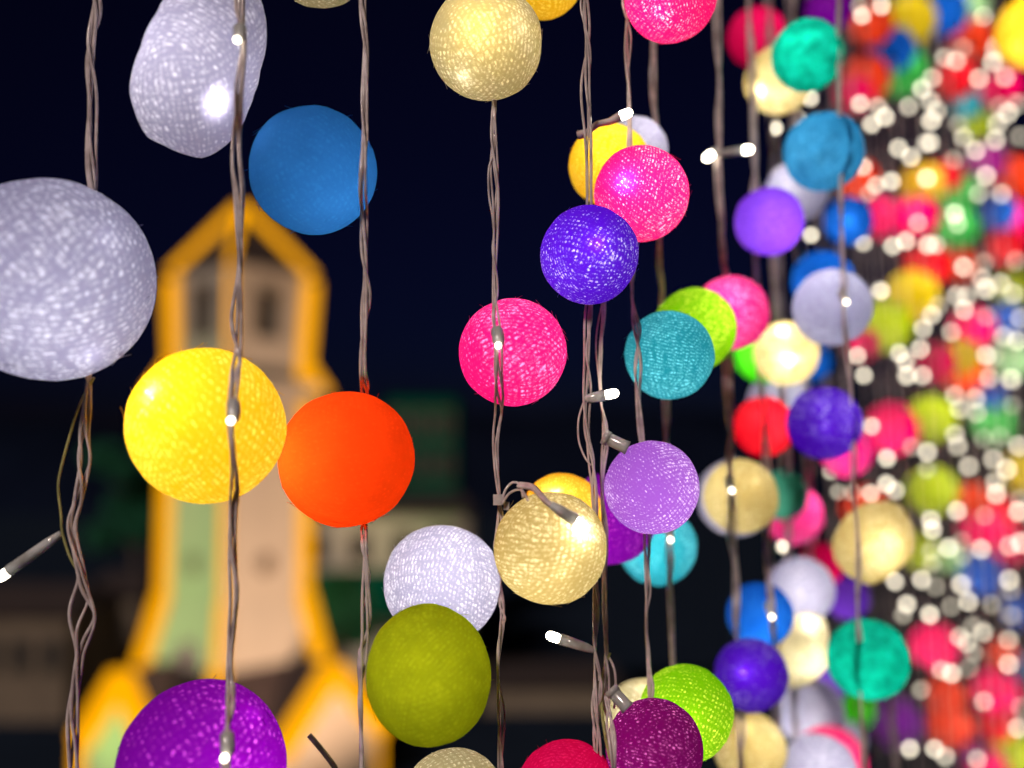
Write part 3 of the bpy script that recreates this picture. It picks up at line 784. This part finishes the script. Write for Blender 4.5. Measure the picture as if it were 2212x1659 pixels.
OFFS = {'orange': (-.38, .02, .30), 'blue': (.20, -.22, .22), 'olive': (-.05, .16, .28), 'pink': (.05, .05, .1), 'bigcream': (-.1, -.25, .2), 'white': (.05, .1, .25), 'yellow': (-.1, .0, .05), 'purple': (.3, -.1, .3)}
for i, q in enumerate(recs):
    d, x, y = q['d'], q['x'], q['y']
    Rm = q['r'] * d / F
    q['R'] = Rm
    p = px(x, y, d)
    m = C['magflat' if q['c'] == 'magenta' and q['r'] < 62 else q['c']]
    if q['out']:
        ol = q['out']
        ang = sorted((math.atan2(-(b_ - y), a_ - x), math.hypot(a_ - x, b_ - y) / q['r']) for a_, b_ in ol)
        def rad_at(t, ang=ang):
            n = len(ang)
            for j in range(n):
                a0, r0 = ang[j]; a1, r1 = ang[(j + 1) % n]
                if j == n - 1: a1 += 2 * math.pi
                tt = t if t >= ang[0][0] else t + 2 * math.pi
                if a0 <= tt <= a1:
                    s_ = (tt - a0) / max(a1 - a0, 1e-6); return r0 + (r1 - r0) * s_
            return 1.0
        v, f = VAR['hi'][0]
        vv = []
        Mrot = CM.to_3x3()
        for w in v:
            t = math.atan2(w.y, w.x)
            k_ = (rad_at(t - .07) + rad_at(t) * 3 + rad_at(t + .07)) / 5
            inpl = math.hypot(w.x, w.y)
            kk = (1 + (k_ - 1) * 1.2) * inpl + .9 * (1 - inpl)
            dent = 1 + .05 * noise.noise(w * 2.5)
            vv.append(Mrot @ Vector((w.x * kk, w.y * kk, w.z * .85 * dent)))
        me = bpy.data.meshes.new('thread_shell'); me.from_pydata(vv, [], f); me.update()
        me.polygons.foreach_set('use_smooth', [True] * len(me.polygons)); me.materials.append(m)
        o = bpy.data.objects.new('ball_light', me)
        o.location = p; o.scale = (Rm, Rm, Rm)
    else:
        qual = 'hi' if q['r'] > 60 else 'lo'
        o = bpy.data.objects.new('ball_light', ball_data(qual, rnd.randrange(4), m))
        o.location = p
        o.scale = (Rm, Rm, Rm * (1.12 if q['k'] == 'olive' else 1.0))
        o.rotation_euler = (rnd.uniform(-.2, .2), rnd.uniform(-.2, .2), rnd.uniform(0, 6.28)) if q['k'] == 'olive' else (rnd.uniform(0, 6.28), rnd.uniform(0, 6.28), rnd.uniform(0, 6.28))
    link(o)
    tag(o, q['lab'], 'ball light', GRP)
    balls[q['k']] = q
    if q['r'] > 84 and not q['out']:                 # loose fibres standing off the wound thread
        fm_ = MB(); fr_ = random.Random(int(q['x'] * 7 + q['y']))
        Mi = o.rotation_euler.to_matrix().inverted()
        for t_ in range(26):
            if t_ % 2:                               # half of them round the rim
                a_ = fr_.uniform(0, 6.28); n_ = CM.to_3x3() @ Vector((math.cos(a_), math.sin(a_), fr_.uniform(-.1, .25)))
            else:
                n_ = Vector((fr_.gauss(0, 1), fr_.gauss(0, 1), fr_.gauss(0, 1)))
            n_ = (Mi @ n_).normalized()
            tg = n_.cross(Vector((fr_.gauss(0, 1), fr_.gauss(0, 1), fr_.gauss(0, 1)))).normalized()
            sd = n_.cross(tg); ln = fr_.uniform(.10, .26); lift = fr_.uniform(.02, .07); bend = fr_.uniform(-.06, .06)
            P_ = [(n_ * (1.0 + lift * (j / 6) ** 1.5) + tg * ln * (j / 6) + sd * bend * (j / 6) ** 2).normalized() * (1.004 + lift * (j / 6) ** 1.5) for j in range(7)]
            v, f = tube(P_, .0034, 4); fm_.add(v, f)
        fo = fm_.build('loose_fibre', m)
        fo['kind'] = 'stuff'
        fo.parent = o
    # the led inside; matte orange, blue and olive balls get an added lamp instead
    bpy.context.view_layer.update()
    off = CM.to_3x3() @ Vector(OFFS.get(q['k'], (rnd.uniform(-.22, .22), rnd.uniform(-.22, .22), rnd.uniform(.12, .40)))) * Rm
    add_lamp(o, p + off, (60.0 if q['r'] > 58 else 50.0) * Rm * Rm * q['br'], Rm * .14)
    for hx, hy, pw, *hc in q['hot']:
        u, w = (hx - x) / q['r'], -(hy - y) / q['r']
        h = max(.05, 1 - u * u - w * w) ** .5
        L = Vector((u, w, h)) * ((.925 if pw >= .5 else .86) if not hc else .62)
        if pw >= .5 and not hc: pw *= 2.2
        vd = (Vector((0, 0, CAMZ)) - p).normalized(); rt = Vector((0, 0, 1)).cross(vd).normalized()
        add_lamp(o, p + (rt * L.x + vd.cross(rt) * L.y + vd * L.z) * Rm, 13.0 * Rm * Rm * pw, Rm * .03, *hc)

# ---------------------------------------------------------------- light strings
def led_mesh(name, rad, ln, m):
    prof = [(0, 0), (rad * .8, .02 * ln), (rad, .15 * ln), (rad, .62 * ln), (rad * .82, .85 * ln), (rad * .45, .97 * ln), (0, ln)]
    v = []; f = []; n = 10
    for r, z in prof[1:-1]:
        for k in range(n):
            a = 2 * math.pi * k / n; v.append((r * math.cos(a), r * math.sin(a), z))
    for i in range(len(prof) - 3):
        for k in range(n):
            f.append((i * n + k, i * n + (k + 1) % n, (i + 1) * n + (k + 1) % n, (i + 1) * n + k))
    v.append((0, 0, 0)); v.append((0, 0, ln)); a = len(v) - 2
    for k in range(n):
        f.append((a, (k + 1) % n, k)); f.append((a + 1, (len(prof) - 3) * n + k, (len(prof) - 3) * n + (k + 1) % n))
    me = bpy.data.meshes.new(name); me.from_pydata(v, [], f); me.update()
    me.polygons.foreach_set('use_smooth', [True] * len(me.polygons)); me.materials.append(m)
    return me
LEDM = {k: led_mesh('led_' + k, .0021, .0062, LED[k]) for k in LED}
BEAD = led_mesh('led_bead', .0030, .0105, SLEEVE)
TIPM = led_mesh('led_tip', .0017, .0030, LED['full'])
FARM = {k: led_mesh('far_led_' + k, .0031, .0066, LED[k]) for k in LED}

def put_led(s, p, direction, kind='bright', far=False, scale=1.0):
    o = bpy.data.objects.new('led_bulb', (FARM if far else LEDM)[kind])
    o.rotation_mode = 'QUATERNION'
    o.rotation_quaternion = Vector(direction).to_track_quat('Z', 'Y')
    o.location = p; o.scale = (scale,) * 3
    link(o); adopt(o, s)
    return o

def front_depth(path, keys):
    """path: list of [x, y, d]; bring it round the front of the balls named in keys"""
    out = []
    for x, y, d in path:
        for k in keys:
            q = balls[k]
            t = math.hypot(x - q['x'], y - q['y']) / q['r']
            if t < 1.0:
                need = q['d'] - q['R'] * math.sqrt(1 - t * t) - .0026 - .03 * q['R']
            elif t < 1.6:
                need = q['d'] - .003 + (d - q['d'] + .003) * (t - 1) / .6
            else:
                continue
            d = min(d, need)
        out.append([x, y, d])
    for it in range(2):
        o2 = [list(p) for p in out]
        for i in range(1, len(out) - 1):
            o2[i][2] = min(out[i][2], (out[i - 1][2] + out[i + 1][2]) / 2)
        out = o2
    return out

SG = 'clear wire light strings of the curtain'
def light_string(pts, d, label, strands=3, rad=.0007, spread=.0014, front=(), behind=(), step=9, pitch=.11, seed=0, leds=(), mats=None, loops=(), bulge=()):
    """pts: picture points down the string. leds: (x, y, ax, ay, kind) bulb and the point of the string it leaves from"""
    r = random.Random(seed * 17 + 5)
    if pts[0][1] < 0: pts = [(pts[0][0] - (pts[0][0] - 1106) * -.012, -620)] + list(pts)
    P = [Vector((a, b, 0)) for a, b in pts]
    dense = [[p.x, p.y, d] for p in catmull(P, step)]
    for q_ in dense:
        for k in behind:
            b_ = balls[k]
            t = math.hypot(q_[0] - b_['x'], q_[1] - b_['y']) / b_['r']
            if t < 1.25:
                tgt = b_['d'] + b_['R'] * .15
                w_ = 1.0 if t < 1 else max(0, 1 - (t - 1) / .25)
                q_[2] = max(q_[2], q_[2] * (1 - w_) + tgt * w_)
    dense = front_depth(dense, front)
    W3 = [px(*p) for p in dense]
    s = empty('light_string', W3[-1], label, 'light string', SG)
    L = [0.0]
    for a, b in zip(W3, W3[1:]): L.append(L[-1] + (b - a).length)
    for k in range(strands):
        ph = 2 * math.pi * k / strands + r.uniform(-.4, .4)
        o1, o2 = r.uniform(0, 50), r.uniform(0, 50)
        line = []
        for p, l, q in zip(W3, L, dense):
            a = ph + 2 * math.pi * (l / pitch) + 5.0 * noise.noise(Vector((o1, l * 16, 0)))
            amp = spread * (1 + 1.1 * noise.noise(Vector((o2, l * 22, 3))))
            for (bx, by, bh, bw) in bulge:
                t = (q[1] - by) / bh
                if abs(t) < 1: amp += bw * d / F * (1 - t * t) ** 2 * (.35 + .65 * abs(math.sin(ph * 1.7 + 1)))
            line.append(p + Vector((math.cos(a) * amp, math.sin(a) * amp * .7, .0)))
        v, f = tube(line, rad * r.uniform(.85, 1.15), 6)
        obj_from('wire_strand', v, f, (mats[k] if mats else WIRE), s, True)
    for lp in loops:
        q = front_depth([[p.x, p.y, d] for p in catmull([Vector((a, b, 0)) for a, b in lp['pts']], 6)], lp.get('front', ()))
        q = [[a, b, c + lp.get('dd', 0)] for a, b, c in q]
        v, f = tube([px(*t) for t in q], lp.get('rad', rad), 6)
        obj_from('wire_loop', v, f, lp.get('mat', WIRE), s, True)
    for (x, y, ax, ay, kind) in leds:
        ds = min(dense, key=lambda t: abs(t[1] - ay))[2]
        a = px(ax, ay, ds); b = px(x, y, ds)
        dr = (b - a)
        if math.hypot(x - ax, y - ay) < 25:          # a clear bead facing the viewer, its tip alight
            o = bpy.data.objects.new('led_bead', BEAD)
            dn = Vector((.15, -.35, -.9)).normalized()
            b = px(x, y, ds - .0022)
            o.rotation_mode = 'QUATERNION'; o.rotation_quaternion = dn.to_track_quat('Z', 'Y')
            o.location = b - dn * .0048 + Vector((0, .001, .001)); o.scale = (.85, .85, .85)
            link(o); adopt(o, s)
            t = bpy.data.objects.new('led_bulb', TIPM)
            t.rotation_mode = 'QUATERNION'; t.rotation_quaternion = Vector((.1, -.95, -.3)).to_track_quat('Z', 'Y')
            t.location = b + Vector((0, -.0022, -.0022)); t.scale = (.8, .8, .8); link(t); adopt(t, s)
            continue
        dn = dr.normalized()
        body = b - dn * .004
        if (body - a).length > .003:
            v, f = tube([a, a.lerp(body, .25), a.lerp(body, .5), body], [.0013, .0021, .0023, .0026], 8)
            obj_from('led_sleeve', v, f, SLEEVE, s, True)
        put_led(s, b - dn * .004, dn, kind)
        add_lamp(s, b - dn * .0062, .00006, .0004)  # extra lamp added inside so the sleeve glows near the bulb
    return s

light_string([(203, -120), (203, 0), (198, 120), (202, 240), (197, 400), (190, 600), (188, 815), (180, 930), (183, 1000), (168, 1080), (157, 1140), (177, 1240), (182, 1320), (173, 1406), (163, 1490), (155, 1573), (157, 1800)], .405,
    'leftmost wire string, running through the big lilac grey ball', 4, .0007, .0017, seed=1,
    leds=[(2, 1246, 132, 1152, 'full')], bulge=[(0, 1330, 90, 26)],
    loops=[dict(pts=[(203, 815), (170, 880), (150, 945), (135, 1000), (126, 1050), (132, 1110), (135, 1150), (152, 1205), (176, 1245)], mat=WIRE_Y, rad=.0006)])
light_string([(515, -120), (517, 0), (521, 100), (514, 200), (511, 340), (517, 430), (515, 560), (511, 650), (508, 750), (507, 900), (506, 1092), (504, 1250), (498, 1400), (500, 1480), (492, 1590), (490, 1620), (488, 1800)], .388,
    'second wire string from the left, crossing the yellow and purple balls', 4, .00065, .0014, front=('yellow', 'purple', 'white_crumpled'), seed=2,
    leds=[(503, 895, 505, 885, 'full'), (490, 1617, 491, 1600, 'full'), (517, 80, 517, 70, 'mid')])
light_string([(783, -120), (785, 0), (788, 150), (790, 300), (787, 450), (791, 600), (788, 800), (790, 900), (788, 1139), (791, 1250), (788, 1370), (784, 1420), (783, 1520), (782, 1590), (784, 1800)], .413,
    'wire string grazing the steel blue ball and entering the orange one', 4, .0006, .0013, front=('blue',), behind=('orange', 'olive'), seed=3,
    loops=[dict(pts=[(792, 1290), (798, 1340), (786, 1385), (776, 1410), (784, 1440)], rad=.0006)])
light_string([(1072, -120), (1070, 0), (1070, 217), (1067, 330), (1072, 450), (1070, 640), (1075, 735), (1076, 800), (1080, 880), (1074, 960), (1082, 1080), (1076, 1180), (1080, 1250), (1085, 1310), (1082, 1400), (1083, 1550), (1090, 1800)], .425,
    'wire string hanging in front of the hot pink ball', 4, .00055, .0012, front=('pink',), behind=('cream', 'white', 'bigcream'), seed=4,
    leds=[(1076, 735, 1075, 722, 'mid')],
    loops=[dict(pts=[(1068, 290), (1066, 330), (1056, 365), (1056, 420), (1064, 470), (1068, 520)], rad=.0005),
           dict(pts=[(1084, 1085), (1092, 1058), (1108, 1042), (1124, 1048), (1130, 1075)], front=('bigcream',), rad=.0006),
           dict(pts=[(1084, 1090), (1100, 1066), (1125, 1058), (1140, 1080)], front=('bigcream',), rad=.0006),
           dict(pts=[(1122, 1046), (1148, 1050), (1165, 1066), (1182, 1085), (1205, 1100), (1232, 1118)], front=('bigcream',), rad=.0012, dd=-.001),
           dict(pts=[(1118, 1050), (1150, 1056), (1170, 1075), (1190, 1092), (1215, 1110)], front=('bigcream',), rad=.0009, dd=-.002)])
light_string([(1263, -120), (1265, 0), (1270, 100), (1266, 200), (1270, 300), (1273, 400), (1273, 551), (1270, 660), (1273, 760), (1269, 880), (1276, 1000), (1284, 1090), (1285, 1250), (1290, 1400), (1292, 1590), (1294, 1800)], .436,
    'wire string above and below the indigo ball, nearer the centre', 4, .00055, .0013, front=('amber', 'amber2'), behind=('indigo', 'bigcream'), seed=5,
    leds=[(1326, 850, 1263, 862, 'bright'), (1190, 1374, 1284, 1405, 'bright')],
    loops=[dict(pts=[(1262, 865), (1250, 905), (1250, 950), (1262, 985), (1276, 1005)], rad=.0005),
           dict(pts=[(1284, 1408), (1292, 1430), (1294, 1470)], rad=.0005),
           dict(pts=[(1285, 1480), (1279, 1520), (1282, 1560), (1290, 1600)], rad=.0006)])
light_string([(1300, 560), (1300, 660), (1294, 750), (1301, 850), (1307, 930), (1304, 1000), (1305, 1100), (1306, 1300), (1314, 1430), (1310, 1520), (1322, 1600), (1330, 1800)], .446,
    'wire string from the indigo ball past the lavender one to the plum one', 4, .0005, .0012, front=('plum',), behind=('indigo',), seed=6,
    loops=[dict(pts=[(1318, 1410), (1304, 1450), (1302, 1500), (1312, 1560)], rad=.0006, mat=WIRE_Y),
           dict(pts=[(1316, 1420), (1328, 1450), (1330, 1500), (1326, 1530)], rad=.0006),
           dict(pts=[(1310, 1470), (1300, 1520), (1306, 1580), (1318, 1640)], rad=.0007, mat=WIRE_Y, front=('plum',))])
light_string([(1355, -120), (1355, 40), (1357, 150), (1360, 260), (1364, 400), (1370, 640), (1376, 730), (1380, 850), (1384, 950), (1392, 1060), (1396, 1155), (1400, 1300), (1405, 1440), (1406, 1520), (1408, 1800)], .462,
    'wire string down the left side of the cyan ball', 3, .0006, .0012, front=('cyan', 'lime2', 'amber'), seed=7)
light_string([(1410, -120), (1412, 90), (1412, 200), (1418, 270), (1422, 400), (1426, 530), (1432, 650), (1438, 870), (1442, 960), (1447, 1150), (1448, 1265), (1454, 1430), (1460, 1800)], .535,
    'wire string passing behind the magenta and lavender balls', 3, .0008, .0012, front=('cyan2',), seed=8, leds=[(1446, 1155, 1446, 1145, 'mid')])
light_string([(1545, -120), (1549, 0), (1552, 150), (1550, 300), (1560, 480), (1564, 600), (1572, 800), (1578, 1000), (1582, 1150), (1590, 1270), (1598, 1450), (1604, 1800)], .585,
    'wire string crossing the golden cream ball', 3, .001, .0014, front=('ycream', 'blue6', 'cream7'), seed=9,
    leds=[(1528, 340, 1552, 322, 'bright'), (1618, 323, 1553, 332, 'bright'), (1578, 1050, 1579, 1040, 'full')])
light_string([(1616, -120), (1620, 0), (1628, 300), (1634, 560), (1640, 760), (1650, 900), (1656, 1000), (1660, 1180), (1668, 1330), (1674, 1480), (1684, 1800)], .64,
    'wire string crossing the violet and red balls', 3, .001, .0014, front=('red', 'blue6'), seed=10, leds=[(1664, 1322, 1667, 1312, 'dim')])
light_string([(1662, -120), (1666, 200), (1672, 480), (1676, 640), (1690, 850), (1700, 1010), (1706, 1300), (1716, 1500), (1728, 1800)], .70,
    'wire string behind the violet ball and the glowing cream ball', 3, .001, .0015, seed=11)
light_string([(1812, -120), (1815, 330), (1822, 560), (1824, 645), (1834, 800), (1846, 1000), (1856, 1300), (1866, 1700), (1868, 1800)], .585,
    'wire string with a small light down the pale lilac ball', 2, .0008, .0011, front=('lilac2',), seed=12, leds=[(1824, 645, 1824, 635, 'mid')])
light_string([(1715, -120), (1722, 300), (1736, 640), (1744, 1000), (1750, 1150), (1758, 1400), (1766, 1800)], .76, 'wire string behind the sky blue and indigo balls', 3, .0011, .0016, seed=13)
light_string([(1915, 1470), (1922, 1530), (1930, 1620), (1936, 1800)], .80, 'short wire end in front of the dim purple ball', 2, .0011, .0014, seed=14)

# the many strings of the deep part of the curtain, each with its own lights
DEEP_LEDS = [(1676,278,0.9),(1691,1181,0.9),(1726,258,0.9),(1728,1553,0.8),(1750,213,1),(1751,508,0.9),(1781,1201,1),(1795,1018,0.7),(1811,1063,0.5),(1843,1065,0.4),(1851,769,0.95),(1856,13,0.55),(1857,224,0.95),(1862,34,0.95),(1863,361,0.95),(1866,525,0.65),(1866,811,0.95),(1876,419,0.4),(1881,1066,1),(1883,269,0.95),(1883,921,1),(1893,401,0.6),(1896,230,0.65),(1903,629,1),(1904,13,0.85),(1912,253,0.9),(1915,1046,0.95),(1916,990,1),(1926,392,0.9),(1929,532,0.85),(1934,1060,0.75),(1934,1257,0.8),(1941,321,0.9),(1943,763,1),(1950,1329,0.4),(1956,782,0.8),(1957,521,1),(1959,812,0.9),(1959,1306,1),(1963,230,0.7),(1965,1618,0.9),(1968,340,0.85),(1970,966,0.4),(1983,482,0.7),(1987,754,1),(1989,1491,0.45),(1991,192,0.95),(1991,1253,0.9),(1992,812,0.85),(1994,710,0.95),(2000,310,0.6),(2001,51,1),(2002,386,0.9),(2002,1014,0.55),(2003,977,1),(2005,529,0.9),(2009,219,0.6),(2009,1328,0.85),(2010,308,0.95),(2010,1123,0.85),(2011,261,0.9),(2011,1191,0.55),(2012,681,0.95),(2013,169,0.75),(2013,1219,0.5),(2014,1145,0.95),(2019,621,0.5),(2019,1618,1),(2021,1268,0.55),(2023,529,0.6),(2024,240,0.7),(2028,660,0.55),(2033,1448,0.6),(2040,125,0.65),(2042,1635,0.75),(2049,1184,0.8),(2054,1311,0.35),(2055,718,0.65),(2055,1455,0.9),(2062,345,0.55),(2062,462,0.9),(2062,854,0.75),(2062,938,0.75),(2065,53,0.9),(2065,132,0.75),(2066,639,0.75),(2067,1104,0.9),(2069,268,0.55),(2069,484,0.7),(2069,964,0.6),(2073,885,0.65),(2073,1376,0.65),(2076,1263,0.85),(2077,1170,0.5),(2079,104,0.55),(2079,1203,0.45),(2082,297,0.75),(2082,577,0.85),(2083,670,0.8),(2088,640,0.6),(2088,1389,0.6),(2092,1008,0.75),(2092,1300,0.9),(2093,1444,0.3),(2102,1353,0.4),(2104,1410,0.35),(2107,861,0.75),(2108,325,0.85),(2110,893,0.75),(2111,1641,0.75),(2115,170,0.8),(2115,419,0.65),(2120,603,0.75),(2120,1187,0.9),(2123,34,0.85),(2124,1366,0.75),(2125,948,0.5),(2125,1516,0.75),(2126,567,0.5),(2127,1114,0.5),(2130,380,0.85),(2130,625,1),(2130,768,0.95),(2132,684,0.5),(2137,817,0.7),(2140,82,0.75),(2143,1306,0.4),(2145,134,0.9),(2145,771,0.5),(2146,99,0.6),(2146,992,0.7),(2150,109,0.5),(2150,303,0.85),(2151,1042,0.75),(2152,1067,0.8),(2155,267,0.6),(2159,230,0.5),(2160,944,0.5),(2162,613,0.75),(2163,419,0.7),(2168,727,0.6),(2171,166,0.6),(2175,1014,0.85),(2178,244,0.85),(2179,1383,0.75),(2179,1435,0.95),(2180,1180,0.6),(2180,1253,0.95),(2182,1277,0.5),(2184,820,0.85),(2185,1330,0.35),(2186,876,0.5),(2189,635,0.65),(2194,564,0.55),(2198,736,0.85),(2199,224,0.5),(2199,1573,0.9),(2201,964,0.9),(2201,1105,1),(2203,1079,0.5),(2205,295,0.5),(2205,688,0.75),(2205,1173,0.9),(2205,1528,0.45)]
DEEP = [('behind the upper sea green ball', 1690), ('left of the lower sea green ball', 1740), ('through the crimson ball hidden by a white one', 1786), ('beside the blue ball with a cyan spot', 1826), ('left of the magenta pair', 1868), ('behind the crumpled gold ball', 1902),
        ('through the magenta ball beside the yellow green balls', 1936), ('just left of the upper yellow green balls', 1966), ('through the two yellow green balls', 1998), ('right of the two yellow green balls', 2028), ('through the two stacked red orange balls', 2060),
        ('through the two green balls on the upper right', 2086), ('through the lone magenta ball on the right', 2112), ('through the royal blue ball', 2136), ('through the magenta and red pair at the lower right', 2158), ('just left of the right edge', 2184), ('at the very right edge', 2208)]
deep = []
for i, (where, x0) in enumerate(DEEP):
    slope = (x0 - 1106) * .052
    d = deepd(x0) - .01
    f_ = lambda y, x0=x0, sl=slope: x0 + sl * (y - 830) / 830
    pts = [(f_(y) + 5 * noise.noise(Vector((x0, y * .004, 2))), y) for y in range(-610, 1990, 120)]
    W3 = [px(a, b, d) for a, b in pts]
    s = empty('light_string', W3[-1], 'blurred wire string with white lights, ' + where, 'light string', SG)
    for k in range(2):
        line = [p + Vector((math.cos(l * 1.3 + k * 3.1) * .0017, math.sin(l * 1.3 + k * 3.1) * .0012, 0)) for l, p in enumerate(catmull(W3, .02))]
        v, f = tube(line, .0013, 5)
        obj_from('wire_strand', v, f, WIRE, s, True)
    deep.append((f_, d, s))
for (x, y, b) in DEEP_LEDS:
    f_, d, s = min(deep, key=lambda t: abs(t[0](y) - x))
    kind = 'full' if b >= .8 else ('mid' if b >= .6 else 'dim')
    dd = d - rnd.uniform(.02, .06)
    p = px(x, y, dd)
    a = px(f_(y), y - 8, d)
    dn = (p - a).normalized() if (p - a).length > .004 else Vector((0, -1, 0))
    o = put_led(s, p - dn * .005, dn, kind, True, rnd.uniform(.92, 1.08) * d / 1.15)
    if (p - a).length > .012:
        v, f = tube([a, a.lerp(p, .5) + Vector((0, 0, .002)), p - dn * .005], [.0012, .002, .003], 6)
        obj_from('led_sleeve', v, f, SLEEVE, s, True)

# ---------------------------------------------------------------- small things on the strings
def clip(p0, p1, w, label, key):
    """a short clear plastic tube that plugs a ball to its string"""
    a, b = px(*p0), px(*p1)
    v, f = tube([a, a.lerp(b, .15), a.lerp(b, .8), b], [w * .7, w, w, w * 1.12], 10)
    e = empty('wire_clip', a, label, 'clip', 'clear plastic clips on the balls')
    obj_from('clip_body', v, f, SLEEVE, e, True)
    v, f = tube([a - (b - a) * .1, a + (b - a) * .16], w * 1.18, 10)
    obj_from('clip_ring', v, f, TIE, e, True)
dl = balls['lav']['d'] - balls['lav']['R'] * .25
clip((1308, 945, dl - .004), (1356, 968, dl - .006), .0028, 'clear plastic clip between wires and the lavender ball', 'lav')
dp = balls['plum']['d'] - balls['plum']['R'] * .3
clip((1322, 1492, dp), (1356, 1530, dp - .003), .0028, 'clear plastic clip at the upper left of the plum ball', 'plum')
# nylon tie on the string left of the large cream ball
e = empty('cable_tie', px(1080, 1080, .421), 'white nylon cable tie on the wire beside the large cream ball', 'cable tie')
m = MB(); m.box(px(1066, 1090, .424), px(1090, 1068, .417)); m.build('tie_head', TIE, e)
m = MB(); m.box(px(1088, 1100, .426), px(1100, 1084, .418)); m.build('tie_band', TIE, e)
# led lying on the large cream ball, fed by the loop of wire
q = balls['bigcream']
h = q['R'] * math.sqrt(1 - ((1232 - q['x']) / q['r']) ** 2 - ((1118 - q['y']) / q['r']) ** 2)
a = px(1190, 1090, q['d'] - h - .004); b = px(1244, 1124, q['d'] - h - .0035)
s = empty('led_light', a, 'lit led on a clear stem lying over the large cream ball', 'led light')
v, f = tube([a, a.lerp(b, .4), b], [.0014, .0021, .0026], 8); obj_from('led_sleeve', v, f, SLEEVE, s, True)
put_led(s, b, (b - a).normalized() + Vector((0, 0, -.3)), 'bright')
# led and its brown wire lying across the top of the yellow ball behind the magenta one
qa = balls['amber']['d'] - .045
s = empty('led_light', px(1256, 290, qa), 'lit led with brown wire across the top of the partly hidden yellow ball', 'led light')
v, f = tube([px(*t) for t in ((1250, 292, qa), (1268, 286, qa - .002), (1290, 268, qa), (1318, 262, qa), (1338, 252, qa))], [.0022, .0016, .0015, .0016, .0022], 7); obj_from('led_sleeve', v, f, WIRE, s, True)
put_led(s, px(1338, 252, qa), px(1352, 246, qa) - px(1338, 252, qa), 'bright')
# the dark loose wire end at the bottom
s = tag(MB().build('loose_wire', WIRE_D), 'dark loose wire end poking up at the bottom left of centre', 'wire')
v, f = tube(catmull([px(*t) for t in ((668, 1588, .41), (680, 1602, .41), (700, 1626, .412), (722, 1655, .414), (740, 1720, .416), (760, 1800, .42))], .004), [.0014] * 2 + [.0012] * 60, 8) if False else tube(catmull([px(*t) for t in ((668, 1588, .41), (680, 1602, .41), (700, 1626, .412), (722, 1655, .414), (740, 1720, .416), (760, 1800, .42))], .004), .0012, 8)
me = bpy.data.meshes.new('loose_wire'); me.from_pydata([tuple(w) for w in v], [], f); me.update(); me.materials.append(WIRE_D); s.data = me
